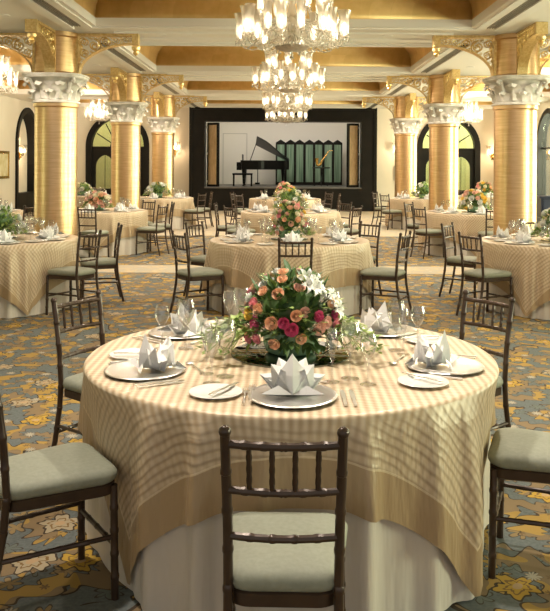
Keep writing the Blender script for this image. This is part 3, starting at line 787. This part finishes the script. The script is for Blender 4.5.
# ------------------------------------------------------------------ tables with linens
RT = .91; TZ = .76
def cloth_mesh(kind, seed, flats, rot, press=None):
    """square overlay or round undercloth; both share the folds of one seed so that they nest. flats: world angles where chairs press on the cloth"""
    R_ = random.Random(seed); mb = MB(); uv = []
    n = 300; hs = 1.215
    ridges = []
    for k in range(19):
        a = 2*PI*(k + R_.uniform(-.3, .3))/19
        ridges.append((a, R_.uniform(.03, .065), R_.uniform(.02, .085)))
    for k in range(4):                       # deep folds running to the hanging corners
        a = PI/4 + k*PI/2
        ridges += [(a + R_.uniform(-.05, .05), .06, .060), (a - .20, .05, .05), (a + .19, .05, .045)]
    def dist(a, b): return abs((a-b+PI) % (2*PI) - PI)
    def fold(a):
        f = sum(am*math.exp(-(dist(a, c)/w)**2) for c, w, am in ridges)
        for fl in flats:
            d = dist(a + rot, fl)
            k = max(0, min(1, (d-.22)/.12))
            f = f*k - (.050*(1-k) if press and fl in press else 0)
        return min(f, .115)
    top = [0, .3, .6, .8, .87] ; rows = 22
    over = kind == 'overlay'
    z0 = .772 if over else .764
    R0 = RT if over else RT - .022
    rc = .015
    for i in range(n):
        a = 2*PI*i/n; ca, sa = math.cos(a), math.sin(a); f = fold(a)
        dov = .305 + .447*((1/max(abs(ca), abs(sa)) - 1)/.41422)**1.1 if press else .43 + .322*((1/max(abs(ca), abs(sa)) - 1)/.41422)**1.1
        drop = dov if over else .752
        for r in top: mb.v.append((r*ca, r*sa, z0)); uv.append((r*ca, r*sa))
        for j in range(0, 4):
            t = j/3*PI/2; rr = R0 + rc*math.sin(t); mb.v.append((rr*ca, rr*sa, z0 - rc*(1-math.cos(t)))); q = RT + rc*t; uv.append((q*ca, q*sa))
        for j in range(1, rows+1):
            t = j/rows; dz = drop*t; g = min(1, dz/.38)**.8
            rr = R0 + rc + f*g + .006*dz
            if not over: rr = R0 + rc + f*g*.8 + .004*dz
            z = max(z0 - rc - dz*(.985 if over else 1), .006); mb.v.append((rr*ca, rr*sa, z)); q = RT + rc + dz; uv.append((q*ca, q*sa))
    m = len(top) + 4 + rows
    for i in range(n):
        k = (i+1) % n
        for j in range(m-1):
            if j == 0: mb.f.append((i*m, i*m+1, k*m+1))
            else: mb.f.append((i*m+j, i*m+j+1, k*m+j+1, k*m+j))
    mb.uv = uv
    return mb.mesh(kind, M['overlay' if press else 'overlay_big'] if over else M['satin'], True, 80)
TAB = ob('banquet_table', None); TAB['category'] = 'table'
MB().lathe([(0,.73),(.86,.73),(.865,.745),(.86,.758),(0,.758)], 48).build('tabletop', M['wood'], TAB)
for k in range(4):
    a = PI/4 + k*PI/2; MB().tube([(.5*math.cos(a), .5*math.sin(a), 0), (.5*math.cos(a), .5*math.sin(a), .73)], .018, 8).build('leg', M['silver'], TAB)
tabT = tree_of(TAB)

# place setting pieces (origin on the table, +Y to the table centre) ------------
charger_me = MB().lathe([(0,.004),(.10,.004),(.118,.006),(.150,.013),(.165,.014),(.168,.011),(.165,.008),(.12,.001),(0,0)], 48).mesh('charger_plate', M['silver'], True, 50)
bread_me = MB().lathe([(0,.004),(.062,.004),(.075,.008),(.100,.013),(.102,.011),(.075,.003),(.05,0),(0,0)], 36).mesh('bread_plate', M['china'], True, 50)
def kite(mb, tilt, L, w, lean, y0, x0=0, fold=.028):
    ca, sa = math.cos(tilt), math.sin(tilt)
    def P(u, v, d): # u across, v along
        x = x0 + u*ca + v*sa; z = .012 + v*ca - u*sa; y = y0 + d + lean*v
        return (x, y, max(z, .006))
    vs = [P(0,0,-fold*.4), P(w,L*.46,fold), P(0,L,0), P(-w,L*.46,fold), P(0,L*.46,-fold*.55), P(0,L*.8,-fold*.2)]
    n = len(mb.v); mb.v += vs
    for f in ((0,1,4),(0,4,3),(1,5,4),(1,2,5),(4,5,3),(5,2,3)): mb.f.append(tuple(i+n for i in f))
nb = MB()
kite(nb, 0, .145, .055, .10, -.015); 
for s in (-1, 1):
    kite(nb, s*math.radians(37), .128, .050, .16, .002, s*.004); kite(nb, s*math.radians(66), .132, .040, .30, .022, s*.006, .024)
    kite(nb, s*math.radians(22), .115, .050, .55, .045, s*.01)
    kite(nb, s*math.radians(86), .118, .030, -.22, -.022, 0, .012)
_n = len(nb.v); nb.v += [(-x*.85, -y + .105, z*.86) for x, y, z in nb.v[:_n]]; nb.f += [tuple(i+_n for i in f) for f in list(nb.f)]
nap_me = nb.mesh('folded_napkin', M['napkin'], False)
def glass(h, rb, stem, foot, wine=None):
    p = [(0,.003),(foot*.6,.004),(foot,.002),(foot,.005),(.006,.010),(.0045,.03),(.0045,stem-.01),(.010,stem)]
    hb = h-stem; n = 9
    bowl = [(rb*math.sin(min(1, (i/n)*1.35)*PI/2)**.8*(1 if i/n < .6 else 1-.28*((i/n-.6)/.4)**1.4), stem + hb*i/n) for i in range(1, n+1)]
    p += bowl + [(r-.0015, z) for r, z in reversed(bowl)] + [(0, stem+.004)]
    return MB().lathe(p, 20).mesh('wine_glass', M['glass'], True, 60)
g_big = glass(.235, .046, .10, .037); g_med = glass(.205, .037, .10, .033); g_flute = glass(.215, .026, .095, .03)
def cut_knife():
    m = MB(); m.box(-.006,.006,-.10,-.01,.003,.008); m.add([(-.008,-.01,.003),(.008,-.01,.003),(.009,.08,.003),(.0,.11,.003),(-.008,.09,.003),(-.008,-.01,.006),(.008,-.01,.006),(.009,.08,.005),(.0,.11,.004),(-.008,.09,.005)], [(4,3,2,1,0),(5,6,7,8,9),(0,1,6,5),(1,2,7,6),(2,3,8,7),(3,4,9,8),(4,0,5,9)]); return m
def cut_fork():
    m = MB(); m.tube([(0,-.10,.004),(0,-.02,.006),(0,.04,.008)], [.005,.003,.0035], 6); m.box(-.012,.012,.04,.06,.005,.009)
    for x in (-.010,-.0035,.0035,.010): m.box(x-.0016,x+.0016,.06,.10,.006,.009)
    return m
def cut_spoon():
    m = MB(); m.tube([(0,-.10,.004),(0,-.02,.006),(0,.05,.007)], [.005,.003,.003], 6); m.ball((0,.072,.007), .019, 10, 6, .25); return m
knife_me = cut_knife().mesh('knife', M['silver'], False); fork_me = cut_fork().mesh('fork', M['silver'], False); spoon_me = cut_spoon().mesh('spoon', M['silver'])

# ---- flowers
def rose_mesh(name, mt):
    m = MB(); R_ = random.Random(5)
    for ring, (np_, r, h, op) in enumerate(((3,.25,.75,.08),(4,.45,.72,.25),(5,.70,.62,.5),(6,.95,.42,.85))):
        for k in range(np_):
            a = 2*PI*k/np_ + ring*.6; wd = 2*PI/np_*1.5
            b = len(m.v)
            for i in range(4):
                for j in range(4):
                    u = (j/3-.5)*2; v = i/3
                    rr = r*(.45 + .55*math.sin(v*PI*.62)) + op*.22*v**3 - .05*abs(u) + .03*k
                    an = a + u*wd*.5*(.85+.15*math.sin(PI*v))
                    z = -.5 + (h+.5)*v - .22*u*u*v - (op*.12*(v**4))
                    m.v.append((rr*math.cos(an), rr*math.sin(an), z))
            for i in range(3):
                for j in range(3): m.f.append((b+i*4+j, b+i*4+j+1, b+(i+1)*4+j+1, b+(i+1)*4+j))
    m.ball((0,0,.25), .28, 8, 5, 1.4)
    return m.mesh(name, mt, True, 80)
def lily_mesh(mt):
    m = MB()
    for k in range(6):
        a = 2*PI*k/6; b = len(m.v)
        for i in range(6):
            v = i/5; r = .15 + 1.15*v; z = .75*math.sin(v*2.1) - .35*v*v; w = .30*math.sin(PI*min(1, .12+v*.88))
            for u in (-1, 0, 1):
                m.v.append((r*math.cos(a) - u*w*math.sin(a), r*math.sin(a) + u*w*math.cos(a), z + (.07 if u else 0)))
        for i in range(5):
            for j in range(2): m.f.append((b+i*3+j, b+i*3+j+1, b+(i+1)*3+j+1, b+(i+1)*3+j))
    m.tube([(0,0,-.3),(0,0,.55)], .05, 5)
    return m.mesh('lily', mt, True, 80)
ROSE = {k: rose_mesh('rose', M['fl_'+k]) for k in FL}; LILY = lily_mesh(M['fl_white'])
def leaf(m, p, d, L, w, up=Vector((0,0,1))):
    d = d.normalized(); sd = d.cross(up)
    if sd.length < .05: sd = d.cross(Vector((1,0,0)))
    sd.normalize(); nn = sd.cross(d)
    p = Vector(p)
    q = [p, p+d*L*.35+sd*w+nn*w*.3, p+d*L*.7+sd*w*.7+nn*w*.1-nn*L*.05, p+d*L-nn*L*.14, p+d*L*.7-sd*w*.7+nn*w*.1-nn*L*.05, p+d*L*.35-sd*w+nn*w*.3, p+d*L*.35, p+d*L*.7-nn*L*.07]
    b = len(m.v); m.v += [tuple(x) for x in q]
    for f in ((0,6,1),(0,5,6),(1,6,7,2),(6,5,4,7),(2,7,3),(7,4,3)): m.f.append(tuple(i+b for i in f))
def centrepiece(name, label, loc, seed, W, H, base, palette, nrose, rr=.03, lilies=0, trail=True, nleaf=420, lightshare=.25, mirror=True, vh=.10, group=None):
    R_ = random.Random(seed)
    root = thing(name, label, 'flowers', loc, 0, group)
    z0 = base
    MB().lathe([(.0,0),(.10,0),(.115,.01),(.125,.035),(.13,.07),(.125,vh),(.118,vh),(.0,vh-.01)], 28).build('bowl', M['vase'], root)
    fd = MB(); fl = MB()
    def pt(u, el, k=1.0):    # point on the dome
        return Vector((W*k*math.cos(el)*math.cos(u), W*k*math.cos(el)*math.sin(u), vh*.9 + (H-vh*.9)*k*math.sin(el)))
    cen = Vector((0, 0, vh))
    fd.ball((0, 0, vh+(H-vh)*.36), W*.62, 12, 8, (H-vh)*.40/(W*.62))
    for i in range(nleaf):
        u = R_.uniform(0, 2*PI); el = math.asin(R_.uniform(-.12, 1)); p = pt(u, el, R_.uniform(.6, .93)); d = (p-cen) + Vector((R_.uniform(-1,1), R_.uniform(-1,1), R_.uniform(-.8,.8)))*W*.55
        leaf(fd if R_.random() > lightshare else fl, p, d, R_.uniform(.045, .085), R_.uniform(.009, .018))
    if trail:
        for i in range(34):
            u = R_.uniform(-.75, .75) + (PI if i % 2 else 0); L = R_.uniform(.10, .26)*(1 if lilies else .5); st = pt(u, .05, .75)
            pts = [st + Vector((math.cos(u)*L*t, math.sin(u)*L*t, .05*math.sin(PI*t) - .045*t)) for t in (0,.25,.5,.75,1)]
            for q in pts: q.z = max(q.z, .03)
            fl.tube(pts, .0022, 4)
            for q in pts[1:]:
                for _ in range(5):
                    leaf(fl, q + Vector((R_.uniform(-.012,.012),)*3), Vector((math.cos(u)+R_.uniform(-1.1,1.1), math.sin(u)+R_.uniform(-1.1,1.1), R_.uniform(-.1,.9))), R_.uniform(.024,.044), R_.uniform(.007,.013))
    fd.build('dark_foliage', M['leaf'], root, True, 80)['kind'] = 'stuff'
    fl.build('light_foliage', M['leaf2'], root, True, 80)['kind'] = 'stuff'
    done = []; tries = 0
    while len(done) < nrose and tries < 4000:
        tries += 1
        u = R_.uniform(0, 2*PI); el = math.asin(R_.uniform(-.02, .97)); k = R_.uniform(.93, 1.04); p = pt(u, el, k)
        if any((p-q).length < rr*1.75 for q in done): continue
        if lilies and p.x > W*.05 and p.z > vh+(H-vh)*.5 and p.y < W*.8 and (p.x > W*.2): continue
        done.append(p)
        c = palette(p, R_)
        o = ob('rose', ROSE[c], root, p); s = rr*R_.uniform(.82, 1.12); o.scale = (s, s, s)
        o.rotation_euler = (p - Vector((0,0,vh+(H-vh)*.25))).to_track_quat('Z', 'Y').to_euler()
    for i in range(lilies):
        t = i/max(1, lilies-1); u = R_.uniform(-1.5, .25); p = Vector((W*(.28+.66*t)*math.cos(u*.5), -W*.35 + W*.45*R_.uniform(-1, 1), vh + (H-vh)*(.86-.46*t)))
        o = ob('lily', LILY, root, p); s = R_.uniform(.034, .045); o.scale = (s, s, s)
        o.rotation_euler = (Vector((p.x*2+.05, -.15, .12))+Vector((R_.uniform(-.1,.1),)*3)).to_track_quat('Z', 'Y').to_euler()
    return root
def pal_front(p, R_):
    if p.z > .27: return R_.choice(('peach','peach','cream','blush','white'))
    if p.z > .20: return R_.choice(('peach','pink','white','magenta','blush','cream'))
    return R_.choice(('pink','pink','magenta','blush','peach','yellow'))
def pal_peach(p, R_): return R_.choice(('peach','blush','cream','yellow','yellow','blush','pink'))
def pal_pale(p, R_): return R_.choice(('cream','white','yellow','blush'))
def pal_white(p, R_): return R_.choice(('white','white','cream'))

# ---- dress the tables
TABLES = [ # key, x, y, phrase, chair list [(angle, label)...], overlay rot, settings, glasses, level
 ('front', .04, 3.70, 'front table', 0, [270, 209, 143, 92, 45, 340], 3),
 ('middle2', .08, 9.40, 'second middle table', .72, [272, 215, 150, 95, 35, 330], 2),
 ('middle3', .14, 15.10, 'third middle table', .85, [270, 220, 165, 90, 38, 325], 1),
 ('middle4', .06, 20.8, 'fourth middle table', .7, [270, 215, 150, 40, 330], 1),
 ('left1', -3.32, 9.35, 'nearest left table', -.12, [296, 345, 34, 83], 2),
 ('left2', -3.47, 15.10, 'second left table', .95, [270, 320, 10, 60, 219], 1),
 ('left3', -3.26, 21.0, 'third left table', .6, [270, 330, 20, 218], 1),
 ('right1', 3.24, 9.40, 'nearest right table', .10, [213, 264, 160, 108], 2),
 ('right2', 3.58, 15.10, 'second right table', .62, [270, 220, 160, 320], 1),
 ('right3', 3.75, 21.4, 'third right table', .8, [270, 215, 160, 320], 1),
 ('outleft1', -5.65, 14.6, 'outer left table', .2, [288, 338, 28], 1),
 ('outleft2', -5.55, 22.2, 'rear left table', .9, [300, 248, 352], 1),
 ('outright1', 5.95, 15.4, 'outer right table', .3, [200, 251, 149], 1),
 ('outright2', 5.75, 23.0, 'rear right table', .7, [270, 218], 1),
]
CHAIRS = {
 'front': [(268.7, 'brown bamboo-style chair seen from behind, centred at the front table'), (213.5, 'large brown chair with sage seat at the left foreground, cut by the frame edge'),
           (147, 'brown chair tucked under the far left side of the front table'), (340, 'brown chair with sage seat at the right foreground, cut by the frame edge'), (37, 'brown chair at the far right side of the front table')],
 'middle2': [(272, 'brown chair seen from behind just beyond the front table flowers'), (212, 'brown chair facing right at the near left side of the second middle table'), (148, 'brown chair at the far left side of the second middle table'),
             (333, 'brown chair facing left at the near right side of the second middle table'), (42, 'brown chair at the far right side of the second middle table')],
 'middle3': [(220, 'small brown chair at the near left of the third middle table'), (178, 'small brown chair at the left of the third middle table'), (38, 'small brown chair at the far right of the third middle table'), (328, 'small brown chair at the near right of the third middle table')],
 'middle4': [(215, 'distant brown chair at the left of the middle table nearest the stage'), (170, 'distant brown chair before the stage front, left of the last middle table'), (33, 'distant brown chair at the far right of the middle table nearest the stage'), (352, 'distant brown chair turned sideways right of the last middle table')],
 'left1': [(332, 'brown chair with sage seat at the near right side of the nearest left table'), (17, 'brown chair at the far right side of the nearest left table')],
 'left2': [(280, 'brown chair partly behind the nearest left gold column'), (338, 'brown chair facing left at the near right of the second left table'), (15, 'brown chair at the right of the second left table, behind its neighbour'), (57, 'brown chair at the far side of the second left table facing the camera')],
 'left3': [(331, 'small brown chair facing left at the near right of the third left table'), (12, 'small brown chair behind its neighbour at the right of the third left table')],
 'right1': [(210, 'brown chair with sage seat at the near left side of the nearest right table'), (145, 'brown chair at the far left side of the nearest right table'), (84, 'brown chair at the far side of the nearest right table, before the gold column')],
 'right2': [(214, 'brown chair at the near left of the second right table'), (140, 'brown chair at the far left of the second right table'), (272, 'brown chair at the near side of the second right table beside the gold column')],
 'right3': [(215, 'small brown chair facing right at the near left of the third right table'), (150, 'small brown chair at the far left of the third right table'), (285, 'small brown chair at the near side of the third right table')],
 'outleft1': [(335, 'brown chair beside the nearest left column at the outer left table'), (270, 'brown chair at the near side of the outer left table')],
 'outleft2': [(300, 'distant brown chair at the near side of the rear left table')],
 'outright2': [(270, 'distant brown chair at the near side of the rear right table'), (100, 'distant brown chair at the far side of the rear right table')],
}
firsttab = [True]
def seatword(a):
    a %= 360
    w = {0: 'right', 1: 'far right', 2: 'far', 3: 'far left', 4: 'left', 5: 'near left', 6: 'near', 7: 'near right'}[int(((a+22.5) % 360)//45)]
    return w + ' side'
GN = {'big': g_big, 'med': g_med, 'flute': g_flute}
for ti, (key, tx, ty, ph, rz, seats, lv) in enumerate(TABLES):
    if ti == 0: TAB.location = (tx, ty, 0); tag(TAB, 'round banquet table under striped cloth, the front one nearest the camera', 'table')
    else: dup(TAB, tabT, (tx, ty, 0), 0, 'round banquet table, hidden under its cloths, the ' + ph)
    fl_ = [math.radians(c[0]) for c in CHAIRS.get(key, []) if c[0] != 268.7]
    pr_ = [math.radians(a) for a in (213.5, 340)] if key == 'front' else None
    u = ob('tablecloth', cloth_mesh('under', 30+ti, fl_, rz, pr_), None, (tx, ty, 0), (0,0,rz)); tag(u, 'floor length ivory satin undercloth of the ' + ph, 'tablecloth', 'ivory undercloths')
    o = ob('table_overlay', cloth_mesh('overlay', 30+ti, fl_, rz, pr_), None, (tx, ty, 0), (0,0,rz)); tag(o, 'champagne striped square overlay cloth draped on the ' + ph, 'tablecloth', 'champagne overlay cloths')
    z = .774
    for si, a in enumerate(seats):
        ar = math.radians(a); sw = seatword(a) if lv < 3 else {270: 'nearest place', 209: 'near left place', 143: 'far left place', 92: 'farthest place', 45: 'far right place', 340: 'near right place'}[a]
        rot = math.atan2(math.cos(ar), -math.sin(ar))
        def at(lat, rad):     # lat: to the diner's right ; rad from the table centre
            # diner faces (-cos,-sin); right hand = (-sin, cos)... rotated facing by -90 deg
            rx, ry = -math.sin(ar), math.cos(ar)
            return (tx + rad*math.cos(ar) + lat*rx, ty + rad*math.sin(ar) + lat*ry)
        def put(name, me, lat, rad, label, cat, dz=0, dr=0, grp=None):
            x, y = at(lat, rad)
            return tag(ob(name, me, None, (x, y, z+dz), (0, 0, rot+dr)), label, cat, (grp or name.replace('_', ' ') + 's') + ' on the ' + ph)
        w = '%s of the %s' % (sw, ph)
        put('charger_plate', charger_me, 0, .70, 'round silver charger plate at the ' + w, 'plate')
        put('folded_napkin', nap_me, 0, .70, 'white star-folded napkin on the charger at the ' + w, 'napkin', .005, rnd.uniform(-.25, .25) if a != 270 else 0)
        put('bread_plate', bread_me, -.29, .66, 'small white bread plate at the ' + w, 'plate')
        put('wine_glass', g_big, .235, .44, 'large empty wine glass at the ' + w, 'glass')
        put('wine_glass', g_med, .30, .53, 'smaller empty wine glass at the ' + w, 'glass')
        if lv >= 2:
            put('butter_knife', knife_me, -.26, .65, 'butter knife on the bread plate at the ' + w, 'cutlery', .014, -.5)
            put('wine_glass', g_flute, .16, .49, 'narrow flute glass at the ' + w, 'glass')
        if lv >= 3:
            put('fork', fork_me, -.178, .70, 'outer silver fork at the ' + w, 'cutlery'); put('fork', fork_me, -.205+.052, .70, 'inner silver fork at the ' + w, 'cutlery', .012)
            put('knife', knife_me, .19, .71, 'inner silver knife at the ' + w, 'cutlery'); put('knife', knife_me, .225, .71, 'outer silver knife at the ' + w, 'cutlery')
            put('spoon', spoon_me, .04, .49, 'silver dessert spoon above the charger at the ' + w, 'cutlery', 0, 1.5)
    # centrepiece
if True:
    def mirror_disc(tx, ty, ph, r):
        m = MB().lathe([(0,0),(r,0),(r,.006),(r-.004,.008),(0,.008)], 48)
        tag(m.build('mirror_base', M['mirror'], None, True, 40, (tx, ty, .774)), 'round dark mirror disc under the flowers of the ' + ph, 'mirror')
    T_ = {t[0]: t for t in TABLES}
    def cp(key, lab, seed, W, H, pal, nr, rr, **kw):
        t = T_[key]; mirror_disc(t[1], t[2], t[3], kw.pop('mr', .22))
        centrepiece('flower_centrepiece', lab, (t[1], t[2], .783), seed, W, H, 0, pal, nr, rr, **kw)
    cp('front', 'lush dome of peach and pink roses with white lilies on the front table', 4, .235, .385, pal_front, 66, .025, lilies=12, nleaf=760, mr=.275)
    cp('middle2', 'rounded peach and yellow rose centrepiece on the second table of the middle row', 5, .215, .46, pal_peach, 46, .030, lilies=0, nleaf=520, lightshare=.4)
    cp('middle3', 'green leafy centrepiece with pale blooms on the third table of the middle row', 6, .30, .44, pal_pale, 18, .038, nleaf=620, lightshare=.7)
    cp('middle4', 'small peach and cream centrepiece on the middle table nearest the stage', 7, .26, .42, pal_peach, 34, .045, nleaf=260, lightshare=.6)
    cp('left1', 'leafy white flower centrepiece on the nearest left table, partly out of view', 8, .30, .38, pal_white, 22, .045, nleaf=420, lightshare=.6)
    cp('left2', 'peach and cream rose centrepiece on the second left table', 9, .24, .34, lambda p, r: r.choice(('blush','cream','peach')), 40, .045, nleaf=260, lightshare=.4)
    cp('left3', 'yellow green foliage centrepiece on the third left table', 10, .33, .40, pal_white, 14, .05, nleaf=520, lightshare=.75)
    cp('right1', 'leafy white flower centrepiece on the nearest right table at the picture edge', 12, .26, .40, pal_white, 22, .045, nleaf=420, lightshare=.4)
    cp('right2', 'pyramid of yellow and white flowers with greenery on the second right table', 13, .25, .42, pal_pale, 42, .045, nleaf=320, lightshare=.5)
    cp('right3', 'bright green leafy centrepiece with white buds on the third right table', 14, .31, .42, pal_white, 10, .05, nleaf=560, lightshare=.9)
    cp('outleft1', 'white and green centrepiece on the outer left table', 15, .25, .34, pal_white, 26, .045, nleaf=300)
    cp('outleft2', 'green leafy centrepiece on the rear left table before the arched door', 16, .30, .34, pal_white, 10, .05, nleaf=420, lightshare=.8)
    cp('outright1', 'green and white centrepiece on the outer right table', 17, .28, .36, pal_white, 20, .045, nleaf=300)
    cp('outright2', 'dark orange and green centrepiece on the rear right table', 18, .26, .42, pal_peach, 24, .05, nleaf=360, lightshare=.3)

# ---- chairs
for key, lst in CHAIRS.items():
    t = T_[key]
    for a, lab in lst:
        dd = 1.24 if (key, a) == ('front', 268.7) else 1.12 if a in (213.5, 340) else 1.16 if key == 'front' else 1.165
        if key == 'right1' and a == 84: dd = 1.3
        if key == 'left2' and a == 280: dd = 1.35
        chair_at(t[1], t[2], a, lab, 'chairs around the ' + t[3], dd, -25 if (key == 'left2' and a == 280) else 0)
# dark cabinet at the right
cb = thing('sideboard', 'navy blue panelled sideboard behind the outer right table', 'sideboard', (6.75, 18.3, 0))
MB().box(-.95, .95, -.22, .22, 0, .92).box(-1.0, 1.0, -.26, .26, .92, .97).build('body', mat('navy_lacquer', (.025,.035,.07), .35), cb, False)
for k in range(4):
    x = -.92 + k*.46
    d = MB().box(x+.02, x+.44, -.245, -.22, .08, .88).build('door', mat('navy_door', (.035,.048,.09), .4) if k == 0 else M['navy'], cb, False)
    if k == 0: M['navy'] = d.data.materials[0]
    MB().box(x+(.38 if k % 2 == 0 else .06), x+(.40 if k % 2 == 0 else .08), -.265, -.245, .45, .6).build('handle', M['brass'], d, False)

# ------------------------------------------------------------------ light
w = bpy.data.worlds.new('World'); sc.world = w; w.use_nodes = True
bg = w.node_tree.nodes['Background']; bg.inputs[0].default_value = (1.0,.96,.90,1); bg.inputs[1].default_value = .5
for i, y in enumerate((9.95, 15.65, 21.35, 27.0)):
    for k in range(0, 8, 2):
        a = 2*PI*k/8 + .45 + .3*i
        light('POINT', 'chandelier_lamp', (.1 + .40*math.cos(a), y + .40*math.sin(a), ZCH+.63), 72, (1,.87,.70), .02)
for x, y in ((-5.9,16.4), (-6.15,26.9), (6.2,26.9), (5.9,16.4), (-5.9,22), (5.9,22)): light('POINT', 'chandelier_lamp', (x, y, 3.40), 90, (1,.86,.68), .03)
light('SPOT', 'downlight_lamp', (-1.0, 3.3, ZC-.05), 240, (1,.90,.78), .08, (0,0,0), spot_size=1.9, spot_blend=.7)
light('SPOT', 'downlight_lamp', (1.1, 4.4, ZC-.05), 240, (1,.90,.78), .08, (0,0,0), spot_size=1.9, spot_blend=.7)
for y in (3.0, 8.7, 14.4, 20.1, 25.75):
    light('AREA', 'daylight', (WX+.9, y, 1.9), 900, (1,.97,.91), sx=3.0, sy=2.6, rot=(0, PI/2, 0))
for y in (8.7, 15.3):
    light('AREA', 'daylight', (-WX-.9, y, 1.9), 60, (1,1,.78), sx=3.0, sy=1.4, rot=(0, -PI/2, 0))
light('AREA', 'stage_wall_fill', (0, 30.0, 4.15), 105, (1,.93,.82), sx=6, sy=.5, rot=(math.radians(25), 0, 0))  # added light to brighten the stage wall, no fixture modelled
light('AREA', 'lobby_fill', (6.2, 30.6, 3.65), 110, (1,.97,.8), sx=3, sy=1, rot=(0, 0, 0))  # added lights brightening the walls behind the door glass, no fixtures modelled
light('AREA', 'lobby_fill', (-6.2, 30.6, 3.65), 60, (1,.92,.7), sx=3, sy=1, rot=(0, 0, 0))

# ------------------------------------------------------------------ camera
cam = bpy.data.cameras.new('camera'); co = bpy.data.objects.new('camera', cam); COL.objects.link(co); sc.camera = co
cam.sensor_fit = 'HORIZONTAL'; cam.sensor_width = 36; cam.lens = 805/550*36
cam.shift_x = -8/550; cam.shift_y = -140.5/550
co.location = (0, 0, 1.64); co.rotation_euler = (PI/2, math.radians(-.3), 0)
cam.clip_end = 100
sc.view_settings.view_transform = 'Standard'; sc.view_settings.look = 'None'; sc.view_settings.gamma = 1; sc.view_settings.use_curve_mapping = False
sc.view_settings.exposure = .52
sc.cycles.use_denoising = True
sc.cycles.max_bounces = 8; sc.cycles.transparent_max_bounces = 24; sc.cycles.caustics_reflective = False; sc.cycles.caustics_refractive = False
sc.cycles.sample_clamp_indirect = 4
